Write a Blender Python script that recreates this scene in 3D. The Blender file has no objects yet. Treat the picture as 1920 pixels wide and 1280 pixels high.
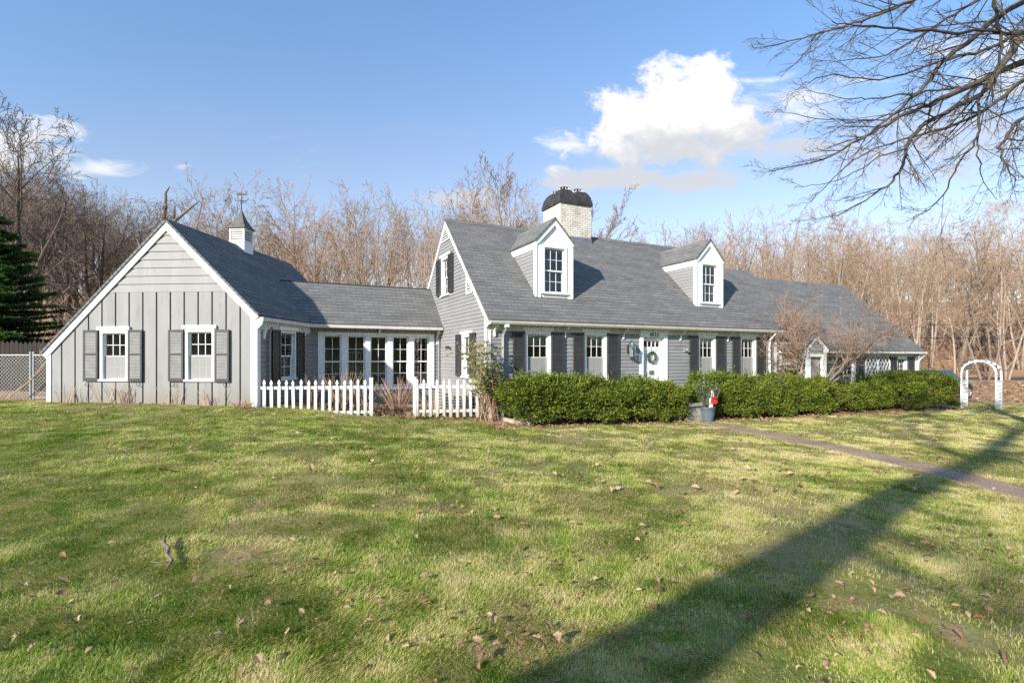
import bpy, bmesh, math, random
import numpy as np
from mathutils import Vector, Matrix, Quaternion

# ------------------------------------------------------------------ scene, camera, light
SC = bpy.context.scene
COL = SC.collection
FPX, HOR, CAMZ = 948.0, 670.0, 1.6          # focal length in photo pixels, horizon row, eye height

cam_d = bpy.data.cameras.new('camera'); cam = bpy.data.objects.new('camera', cam_d); COL.objects.link(cam)
cam.location = (0, 0, CAMZ); cam.rotation_euler = (math.radians(90), 0, 0)
cam_d.sensor_width = 36.0; cam_d.lens = FPX / 1920 * 36.0
cam_d.shift_y = (HOR - 640.0) / 1920.0
cam_d.clip_start = 0.05; cam_d.clip_end = 2000
SC.camera = cam

SUN_AZ, SUN_EL = math.radians(36.8), math.radians(22.5)   # direction the light travels, height of the sun
LDIR = Vector((math.sin(SUN_AZ) * math.cos(SUN_EL), math.cos(SUN_AZ) * math.cos(SUN_EL), -math.sin(SUN_EL)))
sun_d = bpy.data.lights.new('sun', 'SUN'); sun = bpy.data.objects.new('sun', sun_d); COL.objects.link(sun)
sun_d.energy = 5.0; sun_d.angle = math.radians(0.7); sun_d.color = (1.0, 0.937, 0.845)
sun.rotation_euler = LDIR.to_track_quat('-Z', 'Y').to_euler(); sun.location = (-20, -25, 20)

SC.view_settings.view_transform = 'Standard'; SC.view_settings.look = 'None'
SC.view_settings.exposure = 0.72; SC.view_settings.gamma = 1.0
SC.view_settings.use_curve_mapping = False
SC.render.engine = 'CYCLES'
SC.cycles.max_bounces = 6; SC.cycles.transparent_max_bounces = 12
SC.cycles.use_denoising = False; SC.cycles.use_adaptive_sampling = False
SC.cycles.caustics_reflective = False; SC.cycles.caustics_refractive = False; SC.cycles.sample_clamp_indirect = 4.0

def build_world():
    w = bpy.data.worlds.new('World'); SC.world = w; w.use_nodes = True
    nt = w.node_tree; N = nt.nodes; L = nt.links; N.clear()
    out = N.new('ShaderNodeOutputWorld'); bg = N.new('ShaderNodeBackground'); bg.inputs[1].default_value = 0.15
    L.new(bg.outputs[0], out.inputs[0])
    sky = N.new('ShaderNodeTexSky'); sky.sky_type = 'NISHITA'; sky.sun_disc = False
    sky.sun_elevation = SUN_EL; sky.sun_rotation = math.pi + SUN_AZ
    sky.altitude = 200; sky.air_density = 1.3; sky.dust_density = 0.3; sky.ozone_density = 2.2
    tc = N.new('ShaderNodeTexCoord')
    def mth(op, a, b=None, c=None):
        n = N.new('ShaderNodeMath'); n.operation = op
        for i, v in enumerate((a, b, c)):
            if v is None: continue
            if isinstance(v, (int, float)): n.inputs[i].default_value = v
            else: L.new(v, n.inputs[i])
        return n.outputs[0]
    def smooth(v, lo, hi):
        n = N.new('ShaderNodeMapRange'); n.interpolation_type = 'SMOOTHERSTEP'
        L.new(v, n.inputs[0]); n.inputs[1].default_value = lo; n.inputs[2].default_value = hi
        return n.outputs[0]
    sp = N.new('ShaderNodeSeparateXYZ'); L.new(tc.outputs['Generated'], sp.inputs[0])
    yy = mth('MAXIMUM', sp.outputs[1], 0.06)
    a = mth('DIVIDE', sp.outputs[0], yy); e = mth('DIVIDE', sp.outputs[2], yy)     # tangents of bearing and height
    cx = N.new('ShaderNodeCombineXYZ'); L.new(a, cx.inputs[0]); L.new(e, cx.inputs[1])
    def noise(scale, detail, rough, sx=1.0, sy=1.0, off=0.0, dist=0.0):
        m = N.new('ShaderNodeMapping'); L.new(cx.outputs[0], m.inputs[0]); m.inputs['Scale'].default_value = (sx, sy, 1); m.inputs['Location'].default_value = (off, off * .7, off)
        n = N.new('ShaderNodeTexNoise'); n.noise_dimensions = '2D'; L.new(m.outputs[0], n.inputs['Vector'])
        n.inputs['Scale'].default_value = scale; n.inputs['Detail'].default_value = detail; n.inputs['Roughness'].default_value = rough
        n.inputs['Distortion'].default_value = dist
        return n.outputs[0]
    nz = noise(9, 9, .58, 1.0, 1.35, 2.3, .25); fine = noise(26, 8, .6, 1, 1.4, 7.1)
    wn = noise(5, 8, .62, 1.0, 3.2, 4.7, .6)
    def blob(cu, cv, ru, rv, power=1.0):
        dx = mth('DIVIDE', mth('SUBTRACT', a, cu), ru); dy = mth('DIVIDE', mth('SUBTRACT', e, cv), rv)
        d = mth('SQRT', mth('ADD', mth('MULTIPLY', dx, dx), mth('MULTIPLY', dy, dy)))
        return mth('SUBTRACT', 1.0, d)
    def union(lst):
        r = lst[0]
        for x in lst[1:]: r = mth('SMOOTH_MAX', r, x, .12) if False else mth('MAXIMUM', r, x)
        return r
    # the big cumulus: several lobes above a flat grey base
    lobes = union([blob(.345, .503, .115, .088), blob(.255, .475, .105, .068), blob(.40, .455, .145, .072), blob(.215, .495, .065, .055),
                   blob(.31, .425, .165, .055), blob(.38, .535, .06, .062)])
    heap = mth('ADD', lobes, mth('MULTIPLY', mth('SUBTRACT', mth('ADD', mth('MULTIPLY', nz, .62), mth('MULTIPLY', fine, .38)), .5), 2.7))
    d1 = smooth(heap, -.12, .50)
    low = union([blob(.265, .352, .17, .027), blob(.17, .350, .12, .024), blob(.33, .345, .09, .018)])
    d2 = mth('MULTIPLY', smooth(mth('ADD', low, mth('MULTIPLY', mth('SUBTRACT', nz, .5), 2.2)), -.2, .45), .93)
    side = union([blob(.58, .51, .15, .055), blob(.56, .42, .13, .035), blob(.85, .44, .30, .10), blob(.98, .57, .20, .08), blob(1.02, .30, .16, .03), blob(.84, .225, .12, .02),
                  blob(-.12, .31, .10, .03), blob(-1.0, .43, .19, .075), blob(-.80, .375, .10, .024), blob(-.66, .378, .05, .016), blob(.10, .42, .06, .03)])
    d3 = mth('MULTIPLY', smooth(mth('ADD', side, mth('MULTIPLY', mth('SUBTRACT', wn, .5), 3.4)), -.1, 1.1), .8)
    haze = mth('MULTIPLY', smooth(wn, .50, .95), mth('MULTIPLY', smooth(e, .75, .1), .16))
    dens = mth('MULTIPLY', mth('MINIMUM', mth('ADD', union([d1, d2, d3]), haze), 1.0), smooth(sp.outputs[1], .06, .2))
    # shade under the cloud, put into its colour as grey
    sh = smooth(mth('ADD', mth('SUBTRACT', e, mth('MULTIPLY', a, .13)), mth('MULTIPLY', mth('SUBTRACT', nz, .5), .22)), .345, .455)
    tone = N.new('ShaderNodeMix'); tone.data_type = 'RGBA'; L.new(sh, tone.inputs[0])
    tone.inputs[6].default_value = (2.9, 3.0, 3.2, 1); tone.inputs[7].default_value = (4.35, 4.3, 4.25, 1)
    mx = N.new('ShaderNodeMix'); mx.data_type = 'RGBA'; L.new(dens, mx.inputs[0]); tint = N.new('ShaderNodeMix'); tint.data_type = 'RGBA'; tint.blend_type = 'MULTIPLY'; tint.inputs[0].default_value = 1; gm = N.new('ShaderNodeGamma'); gm.inputs[1].default_value = .86; L.new(sky.outputs[0], gm.inputs[0]); L.new(gm.outputs[0], tint.inputs[6]); tg = N.new('ShaderNodeMix'); tg.data_type = 'RGBA'; L.new(smooth(e, .22, .75), tg.inputs[0]); tg.inputs[6].default_value = (1.02, .95, 1.05, 1); tg.inputs[7].default_value = (.79, .97, 1.20, 1); L.new(tg.outputs[2], tint.inputs[7]); L.new(tint.outputs[2], mx.inputs[6]); L.new(tone.outputs[2], mx.inputs[7])
    L.new(mx.outputs[2], bg.inputs[0])
build_world()

# ------------------------------------------------------------------ helpers
def P(u, v, Y):                     # a direction in the photograph followed out to distance Y
    return Vector(((u - 960) / FPX * Y, Y, CAMZ + (HOR - v) / FPX * Y))

WORLDM = {}
class MB:
    """collects shapes and links them as ONE mesh object"""
    def __init__(s): s.v = []; s.f = []; s.uv = {}
    def add(s, vs, fs):
        b = len(s.v); s.v.extend([tuple(x) for x in vs]); s.f.extend([tuple(i + b for i in f) for f in fs]); return b
    def hexa(s, p):                 # 8 corners: bottom ring then top ring
        s.add(p, [(3, 2, 1, 0), (4, 5, 6, 7), (0, 1, 5, 4), (1, 2, 6, 5), (2, 3, 7, 6), (3, 0, 4, 7)])
    def box(s, x0, x1, y0, y1, z0, z1):
        s.hexa([(x0, y0, z0), (x1, y0, z0), (x1, y1, z0), (x0, y1, z0), (x0, y0, z1), (x1, y0, z1), (x1, y1, z1), (x0, y1, z1)])
    def prism_xz(s, poly, y0, y1):  # polygon in the wall plane, counter-clockwise seen from -y
        n = len(poly); vs = [(x, y0, z) for x, z in poly] + [(x, y1, z) for x, z in poly]
        s.add(vs, [tuple(range(n)), tuple(range(2 * n - 1, n - 1, -1))] + [((i + 1) % n, i, i + n, (i + 1) % n + n) for i in range(n)])
    def prism_yz(s, poly, x0, x1):
        n = len(poly); vs = [(x0, y, z) for y, z in poly] + [(x1, y, z) for y, z in poly]
        s.add(vs, [tuple(range(n)), tuple(range(2 * n - 1, n - 1, -1))] + [((i + 1) % n, i, i + n, (i + 1) % n + n) for i in range(n)])
    def prism_xy(s, poly, z0, z1):
        n = len(poly); vs = [(x, y, z0) for x, y in poly] + [(x, y, z1) for x, y in poly]
        s.add(vs, [tuple(range(n - 1, -1, -1)), tuple(range(n, 2 * n))] + [(i, (i + 1) % n, (i + 1) % n + n, i + n) for i in range(n)])
    def quad(s, a, b, c, d): s.add([a, b, c, d], [(0, 1, 2, 3)])
    def tube(s, pts, rad, k=6, cap=True):
        n = len(pts); vs = []; cs = [(math.cos(2 * math.pi * i / k), math.sin(2 * math.pi * i / k)) for i in range(k)]
        for i in range(n):
            a = pts[max(0, i - 1)]; b = pts[min(n - 1, i + 1)]
            dx, dy, dz = b[0] - a[0], b[1] - a[1], b[2] - a[2]
            l = math.sqrt(dx * dx + dy * dy + dz * dz) or 1e-6; dx /= l; dy /= l; dz /= l
            if abs(dx) < .8: ux, uy, uz = 0, dz, -dy
            else: ux, uy, uz = -dz, 0, dx
            l = math.sqrt(ux * ux + uy * uy + uz * uz) or 1e-6; ux /= l; uy /= l; uz /= l
            wx, wy, wz = dy * uz - dz * uy, dz * ux - dx * uz, dx * uy - dy * ux
            r = rad[i]; p = pts[i]
            for c, q in cs:
                vs.append((p[0] + r * (c * ux + q * wx), p[1] + r * (c * uy + q * wy), p[2] + r * (c * uz + q * wz)))
        fs = [(i * k + j, i * k + (j + 1) % k, (i + 1) * k + (j + 1) % k, (i + 1) * k + j) for i in range(n - 1) for j in range(k)]
        if cap: fs += [tuple(range(k - 1, -1, -1)), tuple(range((n - 1) * k, n * k))]
        s.add(vs, fs)
    def lathe(s, prof, k=16, c=(0, 0, 0)):
        n = len(prof); vs = [(c[0] + r * math.cos(2 * math.pi * j / k), c[1] + r * math.sin(2 * math.pi * j / k), c[2] + z) for r, z in prof for j in range(k)]
        s.add(vs, [(i * k + j, i * k + (j + 1) % k, (i + 1) * k + (j + 1) % k, (i + 1) * k + j) for i in range(n - 1) for j in range(k)])
    def roof(s, top, thick, o, ud, vd):   # top: polygon of the upper face, counter-clockwise seen from above; uv in metres
        top = [Vector(p) for p in top]; o = Vector(o); ud = Vector(ud).normalized(); vd = Vector(vd).normalized()
        nrm = (top[1] - top[0]).cross(top[2] - top[0]).normalized()
        if nrm.z < 0: top = top[::-1]; nrm = -nrm
        bot = [p - nrm * thick for p in top]; n = len(top); b = s.add(top + bot, [tuple(range(n)), tuple(range(2 * n - 1, n - 1, -1))] + [((i + 1) % n, i, i + n, (i + 1) % n + n) for i in range(n)])
        for i, p in enumerate(top): s.uv[b + i] = ((p - o).dot(ud), (p - o).dot(vd))
        for i, p in enumerate(top): s.uv[b + n + i] = s.uv[b + i]
    def mesh(s, name, mat, smooth=False):
        me = bpy.data.meshes.new(name); me.from_pydata(s.v, [], s.f); me.materials.append(mat)
        if s.uv:
            uvl = me.uv_layers.new(name='UVMap'); li = np.empty(len(me.loops), dtype=np.int32); me.loops.foreach_get('vertex_index', li)
            arr = np.array([s.uv.get(i, (0, 0)) for i in range(len(s.v))], dtype=np.float32); uvl.data.foreach_set('uv', arr[li].ravel())
        if smooth: me.polygons.foreach_set('use_smooth', np.ones(len(me.polygons), dtype=bool))
        me.update(); return me

def place(o, parent=None, frame=None):
    M = frame if frame is not None else Matrix.Identity(4)
    COL.objects.link(o); WORLDM[o.name] = M.copy()
    if parent is not None:
        o.parent = parent; o.matrix_parent_inverse = Matrix.Identity(4); o.matrix_basis = WORLDM[parent.name].inverted() @ M
    else: o.matrix_basis = M
    return o
def obj(name, mb, mat, parent=None, frame=None, smooth=False):
    me = mb if isinstance(mb, bpy.types.Mesh) else mb.mesh(name, mat, smooth)
    if frame is None and parent is not None: frame = WORLDM[parent.name]
    return place(bpy.data.objects.new(name, me), parent, frame)
def tag(o, label=None, cat=None, group=None, kind=None):
    if label: o['label'] = label
    if cat: o['category'] = cat
    if group: o['group'] = group
    if kind: o['kind'] = kind
    return o
def thing(name, label, cat, frame=None, group=None):
    o = bpy.data.objects.new(name, None); o.empty_display_size = .2
    place(o, None, frame); return tag(o, label, cat, group)
def fast_mesh(name, V, F, mat, smooth=False):        # numpy arrays: V (n,3), F list of (m,k) index arrays
    me = bpy.data.meshes.new(name); me.vertices.add(len(V)); me.vertices.foreach_set('co', np.ascontiguousarray(V, dtype=np.float32).ravel())
    idx = np.concatenate([f.ravel() for f in F]).astype(np.int32); sizes = np.concatenate([np.full(len(f), f.shape[1], dtype=np.int32) for f in F])
    me.loops.add(len(idx)); me.loops.foreach_set('vertex_index', idx)
    st = np.zeros(len(sizes), dtype=np.int32); st[1:] = np.cumsum(sizes)[:-1]
    me.polygons.add(len(sizes)); me.polygons.foreach_set('loop_start', st)
    me.materials.append(mat)
    me.update(calc_edges=True)
    if smooth: me.polygons.foreach_set('use_smooth', np.ones(len(me.polygons), dtype=bool))
    return me

# ------------------------------------------------------------------ materials
def nodes(name):
    m = bpy.data.materials.new(name); m.use_nodes = True; nt = m.node_tree; nt.nodes.clear()
    out = nt.nodes.new('ShaderNodeOutputMaterial'); return m, nt.nodes, nt.links, out
def ramp(N, L, fac, stops):
    r = N.new('ShaderNodeValToRGB'); L.new(fac, r.inputs[0]); el = r.color_ramp.elements
    while len(el) < len(stops): el.new(.5)
    for e, (p, c) in zip(el, stops): e.position = p; e.color = (*c, 1) if len(c) == 3 else c
    return r.outputs[0]
def tex_noise(N, L, vec, scale, detail=5, rough=.55, sc=None, dist=0):
    if sc is not None:
        mp = N.new('ShaderNodeMapping'); L.new(vec, mp.inputs[0]); mp.inputs['Scale'].default_value = sc; vec = mp.outputs[0]
    n = N.new('ShaderNodeTexNoise'); L.new(vec, n.inputs['Vector']); n.inputs['Scale'].default_value = scale; n.inputs['Detail'].default_value = detail; n.inputs['Roughness'].default_value = rough
    n.inputs['Distortion'].default_value = dist
    return n.outputs[0]
def mixc(N, L, fac, a, b, mode='MIX'):
    m = N.new('ShaderNodeMix'); m.data_type = 'RGBA'; m.blend_type = mode
    for i, x in ((0, fac), (6, a), (7, b)):
        if isinstance(x, (int, float)): m.inputs[i].default_value = x
        elif isinstance(x, tuple): m.inputs[i].default_value = (*x, 1)
        else: L.new(x, m.inputs[i])
    return m.outputs[2]
def paint(name, c1, c2, scale=3, rough=.6, bump=.0, sc=(1, 1, 1), spec=.35, metal=0.0, bscale=None, streak=None, splash=None):
    m, N, L, out = nodes(name); tc = N.new('ShaderNodeTexCoord'); b = N.new('ShaderNodeBsdfPrincipled'); L.new(b.outputs[0], out.inputs[0])
    v = tc.outputs['Object']; n = tex_noise(N, L, v, scale, 6, .6, sc)
    col = ramp(N, L, n, [(.32, c1), (.68, c2)])
    if streak:      # weathering stains of their own colour
        s = tex_noise(N, L, v, streak[1], 7, .68, streak[2] if len(streak) > 2 else (1, 1, 1)); f = ramp(N, L, s, [(.56, (0, 0, 0)), (.72, (1, 1, 1))])
        mlt = N.new('ShaderNodeMath'); mlt.operation = 'MULTIPLY'; L.new(f, mlt.inputs[0]); mlt.inputs[1].default_value = streak[3] if len(streak) > 3 else .6
        col = mixc(N, L, mlt.outputs[0], col, streak[0])
    if splash:      # soil thrown up on the lowest part: (colour, height it reaches, amount)
        sp = N.new('ShaderNodeSeparateXYZ'); L.new(v, sp.inputs[0]); ad = N.new('ShaderNodeMath'); ad.operation = 'MULTIPLY_ADD'; L.new(tex_noise(N, L, v, 7, 6, .7, (1, 1, .35)), ad.inputs[0]); ad.inputs[1].default_value = -.5; L.new(sp.outputs[2], ad.inputs[2])
        mr = N.new('ShaderNodeMapRange'); L.new(ad.outputs[0], mr.inputs[0]); mr.inputs[1].default_value = splash[1][0]; mr.inputs[2].default_value = splash[1][1]; mr.inputs[3].default_value = splash[2]; mr.inputs[4].default_value = 0
        col = mixc(N, L, mr.outputs[0], col, splash[0])
    L.new(col, b.inputs['Base Color']); b.inputs['Roughness'].default_value = rough; b.inputs['Specular IOR Level'].default_value = spec; b.inputs['Metallic'].default_value = metal
    if bump:
        bn = N.new('ShaderNodeBump'); bn.inputs['Strength'].default_value = bump; bn.inputs['Distance'].default_value = .01
        L.new(tex_noise(N, L, v, bscale or scale * 8, 6, .65, sc), bn.inputs['Height']); L.new(bn.outputs[0], b.inputs['Normal'])
    return m
def leafmat(name, stops, trans=.35, noise_scale=1.2, rough=.55, nz=.5):
    """colour from a random number per leaf mixed with a slow noise; some light passes through"""
    m, N, L, out = nodes(name); g = N.new('ShaderNodeNewGeometry'); tc = N.new('ShaderNodeTexCoord')
    n = tex_noise(N, L, tc.outputs['Object'], noise_scale, 4, .6)
    mm = N.new('ShaderNodeMath'); mm.operation = 'MULTIPLY'; L.new(g.outputs['Random Per Island'], mm.inputs[0]); mm.inputs[1].default_value = 1 - nz
    ma = N.new('ShaderNodeMath'); ma.operation = 'MULTIPLY_ADD'; L.new(n, ma.inputs[0]); ma.inputs[1].default_value = nz; L.new(mm.outputs[0], ma.inputs[2])
    col = ramp(N, L, ma.outputs[0], stops)
    d = N.new('ShaderNodeBsdfPrincipled'); L.new(col, d.inputs['Base Color']); d.inputs['Roughness'].default_value = rough; d.inputs['Specular IOR Level'].default_value = .3
    if trans > 0:
        t = N.new('ShaderNodeBsdfTranslucent'); L.new(col, t.inputs[0]); x = N.new('ShaderNodeMixShader'); x.inputs[0].default_value = trans
        L.new(d.outputs[0], x.inputs[1]); L.new(t.outputs[0], x.inputs[2]); L.new(x.outputs[0], out.inputs[0])
    else: L.new(d.outputs[0], out.inputs[0])
    return m
def shingles(name, c1, c2, gap):
    m, N, L, out = nodes(name); tc = N.new('ShaderNodeTexCoord'); b = N.new('ShaderNodeBsdfPrincipled'); L.new(b.outputs[0], out.inputs[0])
    uv = tc.outputs['UV']; br = N.new('ShaderNodeTexBrick'); L.new(uv, br.inputs['Vector'])
    br.inputs['Scale'].default_value = 1; br.inputs['Brick Width'].default_value = .32; br.inputs['Row Height'].default_value = .145; br.inputs['Mortar Size'].default_value = .009
    br.inputs['Mortar Smooth'].default_value = .25; br.inputs['Bias'].default_value = .1; br.offset = .5
    br.inputs['Color1'].default_value = (*c1, 1); br.inputs['Color2'].default_value = (*c2, 1); br.inputs['Mortar'].default_value = (*gap, 1)
    st = tex_noise(N, L, uv, 1.2, 6, .65, (.6, 3, 1)); gr = tex_noise(N, L, uv, 60, 3, .7)
    col = mixc(N, L, .6, br.outputs['Color'], ramp(N, L, st, [(.3, (.62, .62, .64)), (.7, (1.3, 1.28, 1.24))]), 'MULTIPLY')
    col = mixc(N, L, .5, col, ramp(N, L, gr, [(.3, (.6, .6, .6)), (.7, (1.4, 1.4, 1.4))]), 'MULTIPLY')
    b.inputs['Roughness'].default_value = .9; b.inputs['Specular IOR Level'].default_value = .2
    # each course steps down over the one below
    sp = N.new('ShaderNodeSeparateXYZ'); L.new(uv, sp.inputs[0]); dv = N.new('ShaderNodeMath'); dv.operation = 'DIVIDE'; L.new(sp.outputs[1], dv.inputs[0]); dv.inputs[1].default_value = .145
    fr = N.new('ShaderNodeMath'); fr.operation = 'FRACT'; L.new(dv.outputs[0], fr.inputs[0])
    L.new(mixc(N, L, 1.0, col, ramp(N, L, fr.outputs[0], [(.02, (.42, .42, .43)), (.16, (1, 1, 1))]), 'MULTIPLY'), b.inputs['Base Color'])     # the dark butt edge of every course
    sm = N.new('ShaderNodeMath'); sm.operation = 'MULTIPLY_ADD'; L.new(fr.outputs[0], sm.inputs[0]); sm.inputs[1].default_value = -.8; L.new(gr, sm.inputs[2])
    ad = N.new('ShaderNodeMath'); ad.operation = 'MULTIPLY_ADD'; L.new(br.outputs['Fac'], ad.inputs[0]); ad.inputs[1].default_value = -.9; L.new(sm.outputs[0], ad.inputs[2])
    bn = N.new('ShaderNodeBump'); bn.inputs['Strength'].default_value = .65; bn.inputs['Distance'].default_value = .014; L.new(ad.outputs[0], bn.inputs['Height']); L.new(bn.outputs[0], b.inputs['Normal'])
    return m
def brickmat(name):
    m, N, L, out = nodes(name); tc = N.new('ShaderNodeTexCoord'); b = N.new('ShaderNodeBsdfPrincipled'); L.new(b.outputs[0], out.inputs[0])
    uv = tc.outputs['UV']; br = N.new('ShaderNodeTexBrick'); L.new(uv, br.inputs['Vector'])
    br.inputs['Scale'].default_value = 1; br.inputs['Brick Width'].default_value = .205; br.inputs['Row Height'].default_value = .075; br.inputs['Mortar Size'].default_value = .007
    br.inputs['Color1'].default_value = (.62, .56, .48, 1); br.inputs['Color2'].default_value = (.78, .74, .67, 1); br.inputs['Mortar'].default_value = (.26, .21, .16, 1)
    st = tex_noise(N, L, uv, 2.1, 7, .65); f = ramp(N, L, st, [(.48, (0, 0, 0)), (.72, (.75, .75, .75))])
    col = mixc(N, L, f, br.outputs['Color'], (.27, .21, .14))
    L.new(col, b.inputs['Base Color']); b.inputs['Roughness'].default_value = .85
    bn = N.new('ShaderNodeBump'); bn.inputs['Strength'].default_value = .6; bn.inputs['Distance'].default_value = .012; bn.invert = True; L.new(br.outputs['Fac'], bn.inputs['Height']); L.new(bn.outputs[0], b.inputs['Normal'])
    return m
def glassmat(name):
    m, N, L, out = nodes(name); fr = N.new('ShaderNodeFresnel'); fr.inputs[0].default_value = 1.9
    tc = N.new('ShaderNodeTexCoord'); bn = N.new('ShaderNodeBump'); bn.inputs['Strength'].default_value = .12; bn.inputs['Distance'].default_value = .02
    L.new(tex_noise(N, L, tc.outputs['Object'], 2.5, 2, .5), bn.inputs['Height'])
    gl = N.new('ShaderNodeBsdfGlossy'); gl.inputs['Roughness'].default_value = .02; L.new(bn.outputs[0], gl.inputs['Normal'])
    tr = N.new('ShaderNodeBsdfTransparent'); tr.inputs[0].default_value = (.80, .82, .82, 1)
    x = N.new('ShaderNodeMixShader'); L.new(fr.outputs[0], x.inputs[0]); L.new(tr.outputs[0], x.inputs[1]); L.new(gl.outputs[0], x.inputs[2]); L.new(x.outputs[0], out.inputs[0]); return m
def screenmat(name, c, open_):
    m, N, L, out = nodes(name); d = N.new('ShaderNodeBsdfDiffuse'); d.inputs[0].default_value = (*c, 1); tr = N.new('ShaderNodeBsdfTransparent')
    x = N.new('ShaderNodeMixShader'); x.inputs[0].default_value = open_; L.new(d.outputs[0], x.inputs[1]); L.new(tr.outputs[0], x.inputs[2]); L.new(x.outputs[0], out.inputs[0]); return m

T = {}
T['white'] = paint('white_paint', (.74, .74, .72), (.82, .82, .80), 4, .5, .08, streak=((.52, .47, .38), 9, (1, 1, .5), .35))
T['white_wood'] = paint('weathered_white_wood', (.56, .56, .55), (.72, .72, .71), 6, .6, .15, (2, 2, .6), streak=((.36, .34, .30), 6, (2, 2, .4), .6), splash=((.30, .29, .19), (-.15, .20), .7))
T['siding'] = paint('grey_clapboard_paint', (.225, .224, .222), (.28, .278, .274), 1.6, .6, .12, (.6, 1, 3), bscale=30, streak=((.13, .118, .105), 2.2, (1, 1, 2), .6), splash=((.15, .13, .10), (-.1, .35), .5))
T['board'] = paint('grey_board_paint', (.225, .222, .215), (.275, .270, .26), 1.3, .62, .14, (2, 1, .5), bscale=24, streak=((.15, .138, .12), 2.6, (2.2, 1, .5), .6), splash=((.17, .145, .10), (.15, .75), .6))
T['groove'] = paint('dark_groove_paint', (.025, .022, .02), (.04, .034, .03), 5, .8)
T['shutter'] = paint('charcoal_shutter_paint', (.038, .038, .039), (.055, .054, .054), 4, .45, .05)
T['slat'] = paint('sunlit_slat_paint', (.20, .198, .19), (.27, .265, .25), 6, .5)  # garage slats lightened: sunlight on their tilt is put into the colour
T['shutter_green'] = paint('dark_green_shutter_paint', (.022, .026, .024), (.032, .036, .034), 4, .4)
T['shingle'] = shingles('grey_shingles', (.142, .140, .135), (.186, .183, .176), (.122, .120, .117))
T['lead'] = paint('grey_flashing', (.16, .17, .19), (.23, .24, .26), 5, .45, metal=.4)
T['gutter'] = paint('brown_gutter_edge', (.12, .085, .055), (.20, .15, .11), 8, .7)
T['eave'] = paint('aged_eave_paint', (.52, .50, .45), (.64, .62, .57), 5, .6, .1, streak=((.33, .29, .22), 7, (1, 1, 1), .6))
T['brick'] = brickmat('limewashed_brick')
T['soot'] = paint('sooty_chimney_cap', (.022, .022, .023), (.05, .049, .047), 5, .85, .4, streak=((.12, .115, .10), 6, (2, 2, .6), .6))
T['glass'] = glassmat('window_glass')
T['screen'] = screenmat('insect_screen', (.36, .35, .335), .24)
T['shade'] = paint('cream_roller_shade', (.55, .52, .46), (.64, .61, .55), 3, .8)
T['lace'] = screenmat('lace_curtain', (.50, .46, .40), .2)
T['curtain'] = paint('grey_curtain', (.20, .19, .18), (.27, .26, .24), 7, .9, sc=(6, 6, .4))
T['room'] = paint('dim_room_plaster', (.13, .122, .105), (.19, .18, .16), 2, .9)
T['iron'] = paint('black_iron', (.02, .02, .022), (.035, .035, .037), 8, .5, metal=.3)
T['pewter'] = paint('weathered_copper', (.10, .13, .14), (.17, .20, .20), 9, .45, metal=.4)
T['brass'] = paint('dull_brass', (.34, .24, .12), (.45, .33, .17), 6, .4, metal=.7)
T['door'] = paint('white_door_paint', (.70, .72, .72), (.78, .79, .79), 3, .4)
T['galv'] = paint('galvanised_steel', (.30, .30, .295), (.42, .42, .405), 12, .45, metal=.5)
T['stone'] = paint('fieldstone', (.20, .185, .155), (.36, .335, .29), 5, .85, .6, streak=((.14, .13, .10), 9, (1, 1, 1), .6))
T['timber'] = paint('weathered_timber', (.30, .26, .20), (.44, .39, .31), 5, .85, .4, (1, 1, 6))
T['potblue'] = paint('slate_blue_glaze', (.085, .12, .145), (.12, .155, .18), 3, .4)
T['red'] = paint('red_berry_skin', (.45, .015, .02), (.62, .03, .035), 9, .35)
T['birch'] = paint('birch_bark', (.55, .50, .44), (.78, .75, .70), 14, .7, .3, (1, 1, .3))
T['bark'] = paint('grey_brown_bark', (.15, .115, .085), (.24, .185, .14), 6, .9, .6, (3, 3, .6))
T['bark_dark'] = paint('dark_bark', (.060, .048, .038), (.115, .092, .072), 6, .9, .6, (3, 3, .6))
T['bark_tan'] = paint('pale_tan_bark', (.27, .212, .16), (.40, .32, .25), 4, .9, .4, (3, 3, .6))
T['twig_tan'] = leafmat('tan_twig_bark', [(.2, (.185, .128, .085)), (.5, (.29, .205, .14)), (.8, (.39, .285, .20))], 0, .3, .9, .4)
T['twig_dark'] = leafmat('dark_twig_bark', [(.2, (.075, .058, .046)), (.5, (.135, .104, .08)), (.8, (.21, .162, .128))], 0, .3, .9, .4)
T['twig_rust'] = leafmat('rusty_twig_bark', [(.2, (.18, .105, .064)), (.5, (.29, .18, .112)), (.8, (.39, .26, .175))], 0, .3, .9, .4)
T['twig_over'] = leafmat('limb_twig_bark', [(.2, (.035, .028, .023)), (.6, (.07, .055, .045)), (.9, (.12, .095, .075))], 0, .6, .9, .4)
T['yew'] = leafmat('yew_needles', [(.23, (.017, .042, .010)), (.40, (.062, .112, .014)), (.55, (.165, .215, .024)), (.73, (.36, .37, .045))], .34, 2.2, .5, .42)
T['yew_wood'] = paint('yew_wood', (.05, .035, .025), (.10, .07, .05), 8, .9)
T['fir'] = leafmat('fir_needles', [(.25, (.034, .085, .036)), (.5, (.10, .20, .055)), (.75, (.26, .38, .08))], .38, .9, .5, .5)
T['rose_leaf'] = leafmat('yellow_green_leaves', [(.25, (.10, .15, .035)), (.5, (.24, .27, .07)), (.8, (.42, .38, .12))], .35, 3, .5, .3)
T['stem_tan'] = leafmat('dry_tan_stems', [(.2, (.20, .12, .075)), (.5, (.34, .21, .13)), (.8, (.48, .34, .22))], 0, 3, .9, .3)
T['twig_maple'] = leafmat('maple_twig_bark', [(.2, (.16, .105, .07)), (.5, (.29, .19, .13)), (.8, (.42, .30, .21))], 0, .6, .9, .4)
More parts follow.
